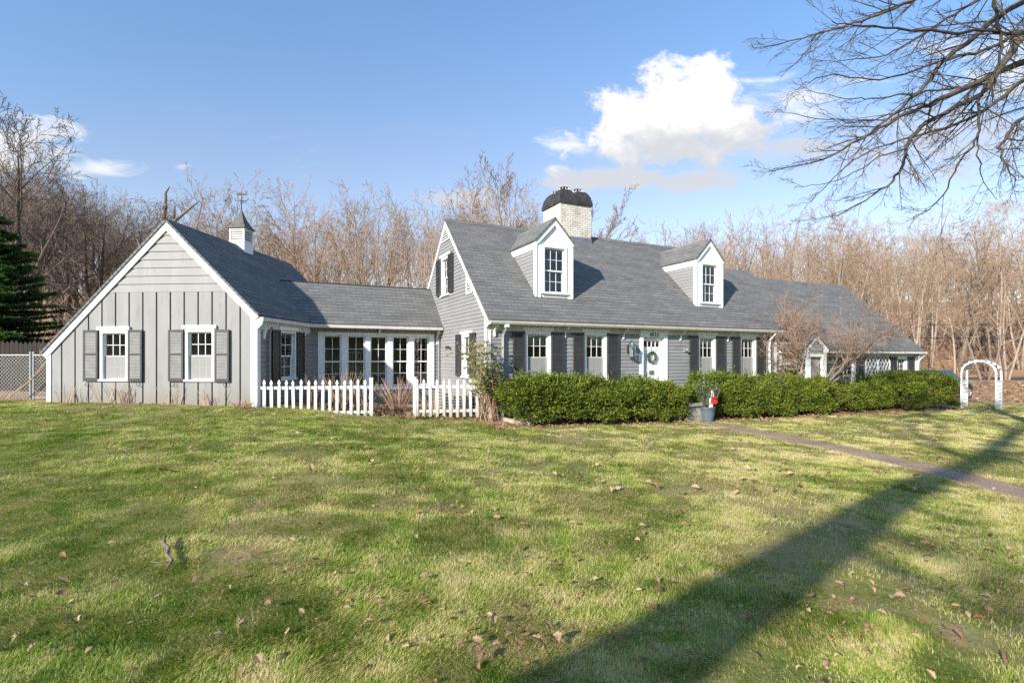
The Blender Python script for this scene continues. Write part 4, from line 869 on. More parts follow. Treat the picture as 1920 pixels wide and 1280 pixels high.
# ------------------------------------------------------------------ bare trees
def rot_about(d, ang, rnd):
    """turn d by ang in a random direction"""
    if abs(d[2]) < .9: ux, uy, uz = d[1], -d[0], 0.0
    else: ux, uy, uz = 0.0, d[2], -d[1]
    l = math.sqrt(ux * ux + uy * uy + uz * uz) or 1; ux /= l; uy /= l; uz /= l
    wx, wy, wz = d[1] * uz - d[2] * uy, d[2] * ux - d[0] * uz, d[0] * uy - d[1] * ux
    ph = rnd.uniform(0, 2 * math.pi); c, s = math.cos(ph), math.sin(ph); ca, sa = math.cos(ang), math.sin(ang)
    return (d[0] * ca + sa * (c * ux + s * wx), d[1] * ca + sa * (c * uy + s * wy), d[2] * ca + sa * (c * uz + s * wz))
def grow(trunk, crown, p, d, L, r, lev, par, rnd):
    n = par['segs'][lev]; pts = [p]; rad = [r]; st = L / n; kids = []
    wob = par['wob'][lev]; up = par['up'][min(lev, len(par['up']) - 1)]; nk = par['kids'][lev] if lev < len(par['kids']) else 0
    end = (.06 if lev == 0 and not par.get('taper') else par.get('taper', .25)) if nk else .15
    for i in range(n):
        d = (d[0] + rnd.gauss(0, wob), d[1] + rnd.gauss(0, wob), d[2] + rnd.gauss(0, wob) + up)
        l = math.sqrt(d[0] ** 2 + d[1] ** 2 + d[2] ** 2); d = (d[0] / l, d[1] / l, d[2] / l)
        p = (p[0] + d[0] * st, p[1] + d[1] * st, p[2] + d[2] * st); pts.append(p); rad.append(r * (1 - (1 - end) * (i + 1) / n)); kids.append(d)
    (trunk if lev <= par.get('wood', 0) else crown).tube(pts, rad, par['sides'][lev], lev < 2)
    if nk:
        f0 = par['from'][min(lev, len(par['from']) - 1)]; cnt = max(1, int(nk * rnd.uniform(.8, 1.2)))
        for k in range(cnt):
            f = f0 + (1 - f0) * (k + rnd.random()) / cnt; x = f * n; i = min(n - 1, int(x)); q = x - i
            a, b = pts[i], pts[i + 1]; pp = (a[0] + (b[0] - a[0]) * q, a[1] + (b[1] - a[1]) * q, a[2] + (b[2] - a[2]) * q)
            rr = rad[i] + (rad[i + 1] - rad[i]) * q
            cl = L * par['ratio'][lev] * (1 - par['short'][lev] * (f - f0) / (1 - f0 + 1e-6)) * rnd.uniform(.65, 1.2)
            nd = rot_about(kids[i], math.radians(par['ang'][lev] * rnd.uniform(.7, 1.25)), rnd)
            grow(trunk, crown, pp, nd, cl, max(par['rmin'], min(rr * .75, rr * par['rr'][lev])), lev + 1, par, rnd)
FOREST = dict(segs=[8, 6, 4, 3], wob=[.045, .075, .10, .12], up=[.03, .045, .03, .01], kids=[19, 8, 6], sides=[7, 5, 3, 3], ratio=[.36, .40, .42], short=[.55, .4, .3], ang=[52, 46, 46], rr=[.42, .5, .5], rmin=.009)
FOREST['from'] = [.38, .2, .15]
def proto(name, seed, bark, twig, H, r, stems=1, spread=.25, **kw):
    rnd = random.Random(seed); par = dict(FOREST); par.update(kw); a, b = MB(), MB()
    for s in range(stems):
        an = 2 * math.pi * (s + rnd.random() * .6) / stems; sp = spread if stems > 1 else 0
        d = (sp * math.cos(an), sp * math.sin(an), 1.0); l = math.sqrt(1 + sp * sp)
        grow(a, b, (.15 * math.cos(an) * (stems > 1), .15 * math.sin(an) * (stems > 1), -.4), (d[0] / l, d[1] / l, d[2] / l), H * rnd.uniform(.85, 1) / 1.12, r, 0, par, rnd)
    top = max(v[2] for v in b.v)
    return (a.mesh(name + '_trunk', T[bark], True), b.mesh(name + '_crown', T[twig]), top)
PR = {}
def protos():
    PR['slim1'] = proto('slim', 1, 'bark_tan', 'twig_tan', 14, .15)
    PR['slim2'] = proto('slim', 2, 'bark_tan', 'twig_tan', 14, .13, kids=[22, 7, 6], ang=[44, 44, 46])
    PR['fork1'] = proto('fork', 3, 'bark_tan', 'twig_tan', 12, .12, stems=3, spread=.22, kids=[11, 7, 6], ang=[42, 42, 46])
    PR['fork2'] = proto('fork', 4, 'bark', 'twig_tan', 12, .13, stems=2, spread=.3, kids=[14, 8, 6], ang=[50, 46, 46])
    PR['vase'] = proto('vase', 15, 'bark', 'twig_tan', 14, .19, stems=5, spread=.42, kids=[10, 8, 6, 4], segs=[8, 6, 5, 4, 2], sides=[7, 5, 4, 3, 3], ang=[30, 34, 38, 40], ratio=[.42, .45, .42, .45], short=[.4, .4, .3, .3], rr=[.5, .5, .5, .6], wob=[.04, .06, .08, .10, .10], up=[.02, .04, .035, .02, 0], rmin=.014)
    PR['oak'] = proto('oak', 6, 'bark_dark', 'twig_dark', 16, .34, kids=[17, 9, 8, 5], segs=[8, 7, 5, 4, 2], sides=[8, 6, 4, 3, 3], ang=[48, 44, 44, 44], ratio=[.50, .45, .42, .45], short=[.5, .4, .3, .3], rr=[.45, .5, .5, .6], wob=[.05, .08, .10, .11, .12], up=[.02, .055, .035, .02, 0], rmin=.013, **{'from': [.22, .2, .15]})
    PR['oak2'] = proto('oak', 7, 'bark_dark', 'twig_dark', 15, .27, kids=[15, 9, 7, 4], segs=[8, 7, 5, 4, 2], sides=[7, 5, 4, 3, 3], ang=[50, 46, 44, 44], ratio=[.48, .45, .42, .45], short=[.5, .4, .3, .3], rr=[.45, .5, .5, .6], wob=[.06, .09, .11, .12, .12], up=[.02, .05, .03, .02, 0], **{'from': [.25, .2, .15]})
    PR['brown'] = proto('brown', 8, 'bark', 'twig_rust', 10, .10, kids=[20, 8, 7], ang=[44, 40, 42], **{'from': [.2, .15, .1]})
    PR['gnarly'] = proto('gnarly', 9, 'bark', 'twig_tan', 12, .22, stems=2, spread=.28, kids=[14, 9, 8, 5], segs=[8, 7, 5, 4, 2], sides=[7, 5, 4, 3, 3], ang=[58, 52, 50, 46], ratio=[.46, .42, .36, .4], short=[.5, .4, .3, .3], rr=[.45, .5, .5, .6], wob=[.09, .15, .18, .2, .2], up=[.0, .03, .02, .02, 0], **{'from': [.25, .15, .1]})
    PR['brush'] = proto('brush', 10, 'stem_tan', 'twig_rust', 3.4, .03, stems=7, spread=.55, kids=[8, 6], segs=[5, 4, 3], sides=[4, 3, 3], ratio=[.4, .4], rmin=.009, **{'from': [.25, .15, .1]})
protos()
def tree(name, kind, x, y, H, label, cat='tree', group=None, rz=0, sxy=1.0, lean=(0, 0), z=None):
    a, b, top = PR[kind]; z = gz(x, y) if z is None else z; s = H / top
    r = thing(name, label, cat, Matrix.Translation((x, y, z)), group)
    M = Matrix.Translation((x, y, z)) @ Matrix.Rotation(lean[0], 4, 'X') @ Matrix.Rotation(lean[1], 4, 'Y') @ Matrix.Rotation(rz, 4, 'Z') @ Matrix.Diagonal((s * sxy, s * sxy, s, 1))
    place(bpy.data.objects.new('trunk', a), r, M); place(bpy.data.objects.new('crown', b), r, M); return r
def atu(u, Y): return (u - 960) / FPX * Y
ENV = [(-200, 300), (0, 250), (110, 300), (200, 345), (290, 372), (380, 378), (460, 378), (520, 352), (590, 352), (640, 372), (700, 362), (760, 352), (830, 372), (900, 340), (1000, 352), (1060, 400), (1180, 440), (1250, 425),
       (1330, 402), (1390, 428), (1450, 405), (1560, 400), (1640, 412), (1720, 410), (1790, 418), (1850, 405), (1930, 395), (2100, 385)]
def vtop(u): return float(np.interp(u, [p[0] for p in ENV], [p[1] for p in ENV]))
def woods():
    rnd = random.Random(77); spec = []
    # nearer row, then deeper rows
    for u in np.arange(-60, 2040, 33):
        spec.append((u + rnd.uniform(-16, 16), rnd.uniform(36, 47) if u < 1620 else rnd.uniform(49, 56), rnd.uniform(-28, 85)))
    for u in np.arange(-60, 2040, 26): spec.append((u + rnd.uniform(-16, 16), rnd.uniform(56, 70), rnd.uniform(0, 75)))
    for u in np.arange(-60, 2040, 24): spec.append((u + rnd.uniform(-14, 14), rnd.uniform(74, 100), rnd.uniform(28, 85)))
    for u in np.arange(-60, 2040, 19): spec.append((u + rnd.uniform(-12, 12), rnd.uniform(104, 135), rnd.uniform(40, 95)))
    for u in np.arange(1180, 2040, 21): spec.append((u + rnd.uniform(-12, 12), rnd.uniform(62, 120), rnd.uniform(-6, 45)))
    for u in np.arange(-60, 420, 26): spec.append((u + rnd.uniform(-12, 12), rnd.uniform(60, 110), rnd.uniform(25, 75)))
    LAB = {'slim1': 'slim tan bare tree in the woods behind the house', 'slim2': 'slim tan bare tree in the woods behind the house', 'fork1': 'tan bare tree forking low into several stems in the woods',
           'fork2': 'tan bare tree forking low into several stems in the woods', 'brown': 'small rusty brown bare tree in the woods', 'oak2': 'dark spreading bare tree in the woods at the left', 'gnarly': 'crooked twiggy bare tree in the woods'}
    for u, Y, dv in spec:
        if u < 330: k = rnd.choice(['oak2', 'oak2', 'brown', 'fork2', 'slim1'])
        elif u < 650: k = rnd.choice(['brown', 'brown', 'fork2', 'fork1', 'gnarly', 'slim2'])
        elif u < 1080: k = rnd.choice(['slim1', 'slim2', 'fork1', 'fork1', 'brown'])
        elif u < 1500: k = rnd.choice(['fork1', 'brown', 'slim2', 'fork2', 'brown'])
        else: k = rnd.choice(['slim1', 'slim2', 'fork1', 'fork2', 'gnarly', 'brown'])
        x = atu(u, Y); z = gz(x, Y); H = CAMZ + (HOR - vtop(u) + 12 - dv) / FPX * Y - z
        if H < 4: H = 4
        tree({'brown': 'brown_tree', 'oak2': 'dark_tree', 'gnarly': 'crooked_tree'}.get(k, 'slim_tree' if 'slim' in k else 'forked_tree'), k, x, Y, H, LAB[k], group={'brown': 'rusty trees of the woods', 'oak2': 'dark trees of the woods', 'gnarly': 'crooked trees of the woods'}.get(k, 'slim trees of the woods' if 'slim' in k else 'forked trees of the woods'), rz=rnd.uniform(0, 6.28), sxy=rnd.uniform(.75, 1.05))
    # undergrowth, a mass of thin stems
    for i in range(100):
        u = -40 + i * 21 + rnd.uniform(-20, 20); Y = rnd.uniform(30, 52) if u < 1600 else rnd.uniform(51, 70); x = atu(u, Y)
        tree('brushwood_shrub', 'brush', x, Y, rnd.uniform(2.6, 5.5), 'rusty leafless brush growing among the trees behind the house', 'shrub', 'brush in the woods', rnd.uniform(0, 6.28), 1.5)
    # the trees one can point to
    def spot(u, Y, vt): x = atu(u, Y); z = gz(x, Y); return x, Y, CAMZ + (HOR - vt) / FPX * Y - z
    tree('oak_tree', 'oak', *spot(48, 33, 185), 'tallest dark bare oak rising behind the evergreen at the left edge', rz=1.0, sxy=.92)
    tree('oak_tree', 'oak2', *spot(-60, 30, 190), 'dark bare oak cut by the left edge of the photo', rz=2.4)
    tree('oak_tree', 'oak2', *spot(165, 38, 318), 'dark bare oak between the tallest oak and the garage gable', rz=4.4)
    tree('oak_tree', 'oak2', *spot(265, 42, 385), 'dark bare oak with rusty neighbours just above the garage roof slope', rz=.4)
    tree('vase_tree', 'vase', *spot(990, 40, 283), 'pale vase-shaped bare tree rising behind the main roof left of the chimney', rz=.7, sxy=1.0)
    tree('vase_tree', 'vase', *spot(560, 44, 338), 'wide bare tree with upswept limbs above the breezeway roof', rz=2.2)
    tree('vase_tree', 'vase', *spot(1318, 55, 400), 'thin upright bare tree behind the right dormer', rz=3.3, sxy=.8)
    tree('crooked_tree', 'gnarly', *spot(1555, 34, 362), 'crooked twiggy bare tree rising behind the right wing roof', rz=.5, sxy=1.0)
    tree('crooked_tree', 'gnarly', *spot(1870, 60, 395), 'twiggy bare tree with a bluish top above the arbor', rz=2.5, sxy=1.0)
    for i, (u, Y, vt, rz) in enumerate(((1700, 42, 470, .3), (1722, 50, 480, 2), (1790, 41, 500, 4), (1845, 39, 520, 1.2), (1885, 43, 470, 5), (1655, 50, 450, 2.9))):
        k = ('fork1', 'slim1', 'slim2', 'fork2', 'fork1', 'slim1')[i]
        tree('pale_tree', k, *spot(u, Y, vt), ('pale tree forking wide beside the wing roof end', 'thick straight pale trunk just right of the wing roof', 'slim pale tree standing left of the arbor in leaf litter', 'forked pale tree seen through the arbor', 'pale tree behind the right post of the arbor', 'pale straight tree directly above the low end of the wing roof')[i], rz=rz)
    # broken, vine-wrapped stub
    mb = MB(); c2 = MB(); x, Y = atu(296, 36), 36; z = gz(x, Y); r2 = random.Random(4)
    top = CAMZ + (HOR - 350) / FPX * Y - z
    mb.tube([(0, 0, -.3), (.1, 0, top * .4), (.25, .1, top * .72), (.35, .1, top * .86)], [.26, .22, .17, .12], 8); mb.tube([(.30, .1, top * .8), (.5, .1, top * .9), (.55, 0, top * .97), (.85, 0, top)], [.12, .10, .08, .03], 7)
    mb.tube([(.2, 0, top * .62), (1.1, 0, top * .82), (1.2, 0, top * .90)], [.15, .12, .06], 7); mb.tube([(1.15, 0, top * .82), (2.0, 0, top * .87), (2.9, .1, top * .93)], [.12, .08, .03], 6); mb.tube([(.1, 0, top * .5), (-1.3, 0, top * .70), (-1.5, 0, top * .74)], [.15, .12, .05], 7)
    for i in range(900):
        h = r2.uniform(.2, .93); a = r2.uniform(0, 6.28); rr = .3; q = (.3 * h + r2.choice((0, 0, .9 * max(0, h - .6) * 2, -1.6 * max(0, h - .5) * 2)), 0, top * h); d = rot_about((math.cos(a), math.sin(a), 0), .6, r2)
        e = r2.uniform(.4, 1.1); c2.tube([(q[0] + math.cos(a) * .25, q[1] + math.sin(a) * .25, q[2]), (q[0] + d[0] * e * .6, q[1] + d[1] * e * .6, q[2] + d[2] * e * .6), (q[0] + d[0] * e, q[1] + d[1] * e, q[2] + d[2] * e - .25)], [.014, .012, .008], 3, False)
    r = thing('broken_tree', 'broken tree stub wrapped in rusty vines above the left garage roof', 'tree', Matrix.Translation((x, Y, z))); obj('trunk', mb, T['bark'], r, smooth=True); obj('vine', c2, T['twig_rust'], r)
woods()

# ------------------------------------------------------------------ the tree overhead on the right, with its trunk outside the picture
def limb_tree(name, label, base, trunk_pts, limbs, mat_t, mat_c, seed, twig_len=1.5, dens=7, droop=-.02, lev3=True, rmin=.0032):
    rnd = random.Random(seed); a, b = MB(), MB()
    a.tube([p for p, _ in trunk_pts], [r for _, r in trunk_pts], 10)
    par = dict(segs=[6, 5, 4], wob=[.05, .10, .14], up=[droop, .012, .03], kids=[7, 5], sides=[4, 3, 3], ratio=[.5, .45], short=[.35, .3], ang=[34, 38], rr=[.6, .6], rmin=rmin, taper=.3, wood=-1)
    par['from'] = [.15, .15]
    for pts, r0, r1, spawn in limbs:
        pts = [Vector(p) for p in pts]; dense = []
        for i in range(len(pts) - 1):            # smooth curve through the points
            p0 = pts[max(0, i - 1)]; p1 = pts[i]; p2 = pts[i + 1]; p3 = pts[min(len(pts) - 1, i + 2)]
            for k in range(5):
                t = k / 5; dense.append(.5 * ((2 * p1) + (p2 - p0) * t + (2 * p0 - 5 * p1 + 4 * p2 - p3) * t * t + (3 * p1 - p0 - 3 * p2 + p3) * t ** 3))
        dense.append(pts[-1]); n = len(dense)
        dense = [p + Vector((rnd.gauss(0, .012), rnd.gauss(0, .012), rnd.gauss(0, .012))) if 0 < i < n - 1 else p for i, p in enumerate(dense)]
        r0, r1 = r0 * .8, r1 * .8; rad = [r0 + (r1 - r0) * (i / (n - 1)) ** .8 for i in range(n)]; (a if r0 > .045 else b).tube(dense, rad, 7 if r0 > .03 else 5)
        Lt = sum((dense[i + 1] - dense[i]).length for i in range(n - 1)); cnt = int(Lt * dens * spawn)
        for k in range(cnt):
            f = .12 + .88 * (k + rnd.random()) / cnt; x = f * (n - 1); i = min(n - 2, int(x)); q = dense[i].lerp(dense[i + 1], x - i); d = (dense[i + 1] - dense[i]).normalized()
            nd = rot_about(tuple(d), math.radians(rnd.uniform(18, 52)), rnd)
            L = twig_len * rnd.uniform(.35, 1.1) * (1 - .45 * f)
            grow(b, b, tuple(q), nd, L, max(rmin * 1.4, min(rad[i] * .5, .014)), 0, par, rnd)
    r = thing(name, label, 'tree', Matrix.Translation(base)); M = Matrix.Identity(4)
    place(bpy.data.objects.new('trunk', a.mesh('overhang_trunk', T[mat_t], True)), r, M); place(bpy.data.objects.new('crown', b.mesh('overhang_crown', T[mat_c])), r, M); return r
def overhead():
    bx, by = 9.6, 6.6; bz = gz(bx, by); F = Vector((9.35, 6.65, 5.0)); F2 = Vector((9.2, 6.7, 5.8)); F3 = Vector((9.1, 6.8, 6.8))
    trunk = [((bx, by, bz - .3), .34), ((bx - .05, by, bz + 1), .27), ((9.45, 6.6, 3.2), .24), (tuple(F), .21), (tuple(F2), .17), (tuple(F3), .13)]
    L = []
    def limb(start, r0, r1, spawn, *px): L.append(([start] + [P(*p) for p in px], r0, r1, spawn))
    limb(F3, .075, .010, 1, (2080, -80, 6.8), (1920, 2, 6.6), (1790, 97, 6.4), (1737, 157, 6.2), (1659, 229, 6.0), (1600, 268, 5.8))
    limb(F, .085, .008, 1.2, (2080, 60, 7.2), (1920, 116, 7.4), (1857, 142, 7.5), (1764, 187, 7.6), (1680, 224, 7.7), (1610, 262, 7.8), (1542, 298, 7.9), (1440, 322, 8.0))
    limb(F2, .08, .008, 1.2, (2060, -10, 6.9), (1920, 71, 6.9), (1865, 142, 6.9), (1835, 180, 6.9), (1737, 229, 6.9), (1700, 280, 6.9), (1685, 325, 6.9), (1640, 365, 6.9), (1570, 405, 6.9))
    limb(P(1838, 180, 6.9), .03, .006, 1, (1835, 195, 6.8), (1831, 255, 6.7), (1794, 311, 6.6), (1760, 375, 6.5), (1712, 408, 6.4))
    limb(P(1833, 250, 6.75), .016, .004, 1, (1835, 300, 6.7), (1845, 340, 6.6), (1870, 375, 6.5))
    limb(F3, .06, .007, 1.1, (2000, -120, 7.4), (1800, -30, 7.6), (1711, 0, 7.7), (1632, 34, 7.8), (1565, 54, 7.9), (1505, 71, 8.0), (1434, 90, 8.1))
    limb(F3, .045, .006, 1.1, (2060, 90, 6.2), (1920, 64, 6.0), (1767, 60, 5.9), (1636, 51, 5.8), (1560, 40, 5.7))
    limb(F2, .05, .006, 1.1, (2060, 80, 7.7), (1920, 66, 8.0), (1850, 92, 8.1), (1760, 118, 8.2), (1650, 150, 8.3), (1560, 140, 8.4), (1500, 160, 8.5))
    limb(P(1764, 187, 7.6), .022, .005, 1.1, (1700, 205, 7.5), (1640, 225, 7.4), (1570, 228, 7.3), (1480, 212, 7.2))
    limb(P(1800, 165, 7.6), .026, .005, 1.1, (1740, 172, 7.8), (1650, 184, 8.0), (1585, 184, 8.2), (1510, 170, 8.4))
    limb(P(1700, 280, 6.9), .016, .004, 1.2, (1650, 292, 7.1), (1600, 325, 7.3), (1545, 345, 7.5), (1490, 350, 7.7))
    limb(F, .05, .006, 1.1, (2080, 150, 6.3), (1930, 215, 6.1), (1885, 260, 6.0), (1880, 300, 5.9), (1905, 340, 5.9))
    limb(F3, .05, .006, 1, (2050, -140, 6.2), (1880, -50, 6.0), (1868, 20, 6.0), (1880, 90, 5.9), (1862, 150, 5.8), (1870, 205, 5.8))
    limb(F3, .05, .006, 1.1, (1950, -60, 8.2), (1820, 10, 8.6), (1750, 50, 8.8), (1690, 90, 8.9), (1620, 110, 9.0), (1540, 115, 9.1))
    limb(F2, .06, .007, 1.1, (2010, 180, 7.8), (1925, 150, 8.0), (1850, 205, 8.2), (1770, 240, 8.3), (1690, 262, 8.4), (1600, 300, 8.5), (1520, 380, 8.6))
    # limbs on the far side keep the tree whole
    for q in ((11.5, 8.5, 8), (11.8, 5.2, 7.5), (10.5, 9.5, 8.5), (12.2, 6.5, 9), (10, 4.6, 9)): L.append(([F2, F2.lerp(Vector(q), .5) + Vector((0, 0, .4)), Vector(q)], .08, .012, .5))
    limb_tree('overhanging_tree', 'bare tree whose dark limbs hang into the sky at the upper right', (bx, by, bz), trunk, L, 'bark_dark', 'twig_over', 31, 1.15, 3.3, rmin=.0026)
    # two more trees stand behind the viewer: they cast the long shadows over the lawn
    S = lambda p, h: Vector(p) - LDIR * (h / -LDIR.z)        # the point at height h above p's level whose shadow falls on p
    def shade(name, label, base, pts, seed):
        base = Vector(base); tr = [((base.x, base.y, gz(base.x, base.y) - .3), .40)]; q0 = pts[0]
        tr.append((tuple(base.lerp(Vector((q0.x, q0.y, base.z)), .5) + Vector((0, 0, q0.z * .5))), .30)); tr.append((tuple(q0), .27))
        return base, tr
    q = [S((.05, 2.15, 0), 3.0), S((2.0, 3.8, -.05), 4.2), S((5.2, 6.6, -.12), 6.2), S((8.2, 8.9, -.2), 8.0), S((13.6, 13.6, -.35), 10.5)]
    base, tr = shade('shade_tree', '', (q[0].x + .1, q[0].y - .1, 0), q, 5)
    lim = [(q, .38, .22, .10), ([q[1].lerp(q[2], .4), S((3.0, 4.1, -.05), 6.0), S((3.1, 3.3, -.05), 6.8), S((3.3, 2.5, -.05), 7.6)], .11, .04, .8), ([q[1].lerp(q[2], .5), S((3.7, 4.2, -.05), 6.3), S((4.2, 3.4, -.05), 7.4)], .06, .02, .8), ([q[3], S((12.5, 10, -.3), 9.0), S((16, 11.5, -.4), 10)], .12, .03, .4), ([q[4], S((16.5, 16.3, -.45), 11.5), S((20, 19, -.5), 12.5)], .10, .02, .5),
           ([q[3], S((9.5, 12.5, -.3), 9), S((11, 15.5, -.4), 10.5)], .08, .02, .4), ([q[4], S((14.5, 18, -.4), 11.5), S((15, 21, 1.5), 12.5)], .08, .02, .4), ([q[3], S((10.5, 13.2, -.3), 9.2), S((14, 17.5, -.4), 11)], .12, .04, .9), ([q[3], S((11.5, 10.8, -.3), 9.0), S((16, 13.2, -.4), 11)], .13, .05, .9), ([q[4], S((17, 15.6, -.4), 11.6), S((21, 17.5, -.4), 12.6)], .14, .05, .9), ([q[4], S((16.5, 17.6, -.4), 11.6), S((20, 21.5, -.4), 12.8)], .12, .04, .9)]
    limb_tree('shade_tree', 'leaning bare tree behind the viewer whose shadow crosses the lawn', tuple(base), tr, lim, 'bark', 'twig_dark', 32, 1.6, 1.6, .03, rmin=.006)
overhead()

# ------------------------------------------------------------------ evergreen at the left edge
def fir():
    rnd = random.Random(8); x, y = atu(-38, 17.5), 17.5; z = gz(x, y); H = CAMZ + (HOR - 395) / FPX * y - z; tr, V, Q = MB(), [], []
    tr.tube([(0, 0, -.3), (0, 0, H * .5), (0, 0, H * .97)], [.17, .11, .02], 8)
    h = .35
    while h < H - .1:
        f = 1 - h / H; R = 3.0 * (f ** .7) * rnd.uniform(.88, 1.08) + .12; nb = rnd.randint(7, 9)
        for k in range(nb):
            a = 2 * math.pi * (k + rnd.random() * .7) / nb; L = R * rnd.uniform(.75, 1.08); dz = .10 - .30 * f + rnd.uniform(-.07, .07); jit = rnd.uniform(-.12, .12)
            ca, sa = math.cos(a), math.sin(a); pts = []
            for i in range(6):
                t = i / 5; pts.append((ca * L * t, sa * L * t, h + jit + L * (dz * t + .16 * t * t)))
            tr.tube(pts, [.028 * (1 - .8 * i / 5) for i in range(6)], 3, False)
            n = int(34 * L) + 8
            for j in range(n):
                t = .18 + .82 * (j + rnd.random()) / n; i = min(4, int(t * 5)); q = t * 5 - i; p = [pts[i][c] + (pts[i + 1][c] - pts[i][c]) * q for c in range(3)]
                side = rnd.choice((-1, 1)); sl = (.14 + .42 * L * .35 * (1 - t) + .1) * rnd.uniform(.6, 1.15)
                an = a + side * rnd.uniform(.5, 1.0); dx, dy, dzz = math.cos(an), math.sin(an), rnd.uniform(-.14, .16)
                m = max(3, int(sl / .05))
                for s in range(m):
                    u = s / m; b = (p[0] + dx * sl * u, p[1] + dy * sl * u, p[2] + dzz * sl * u - .06 * u * u)
                    for sg in (-1, 1, 0):
                        nl = rnd.uniform(.08, .13); aa = an + sg * .9 + rnd.uniform(-.2, .2); up = rnd.uniform(-.02, .055) + (.04 if sg == 0 else 0)
                        e = (b[0] + math.cos(aa) * nl, b[1] + math.sin(aa) * nl, b[2] + up); wx, wy = -math.sin(aa) * .022, math.cos(aa) * .022
                        V += [(b[0] - wx, b[1] - wy, b[2]), (b[0] + wx, b[1] + wy, b[2]), (e[0] + wx * .5, e[1] + wy * .5, e[2]), (e[0] - wx * .5, e[1] - wy * .5, e[2])]
        h += .115 + .10 * f
    r = thing('fir_tree', 'dark evergreen fir tree at the left edge behind the chain-link fence', 'tree', Matrix.Translation((x, y, z)))
    obj('trunk', tr, T['bark_dark'], r); n = len(V) // 4
    place(bpy.data.objects.new('crown', fast_mesh('fir_crown', np.array(V), [np.arange(4 * n).reshape(n, 4)], T['fir'])), r, WORLDM[r.name])
fir()

# ------------------------------------------------------------------ clipped yew hedges
def shoots(rng, P0, N0, n_leaf, ln, wd):
    """sprays of narrow leaves: P0 roots, N0 outward directions"""
    n = len(P0); up = np.array([0, 0, 1.0]); D = N0 + up * .55 + rng.normal(0, .38, (n, 3)); D /= np.linalg.norm(D, axis=1)[:, None]
    L = ln * rng.uniform(.6, 1.5, n); V = []
    for k in range(n_leaf):
        t = (k + rng.random(n)) / n_leaf; b = P0 + D * (L * t)[:, None]
        e = D * .75 + rng.normal(0, .55, (n, 3)); e /= np.linalg.norm(e, axis=1)[:, None]; s = np.cross(e, rng.normal(0, 1, (n, 3))); s /= np.linalg.norm(s, axis=1)[:, None] + 1e-9
        ll = (L * .55 * rng.uniform(.6, 1.1, n))[:, None]; w = wd * rng.uniform(.7, 1.3, n)[:, None]
        V.append(np.stack([b - s * w * .5, b + e * ll * .5 + s * w * .1 - s * w * .6, b + e * ll, b + e * ll * .5 + s * w * .7], 1))
    V = np.concatenate(V, 0); m = len(V); return V.reshape(-1, 3), np.arange(4 * m).reshape(m, 4)
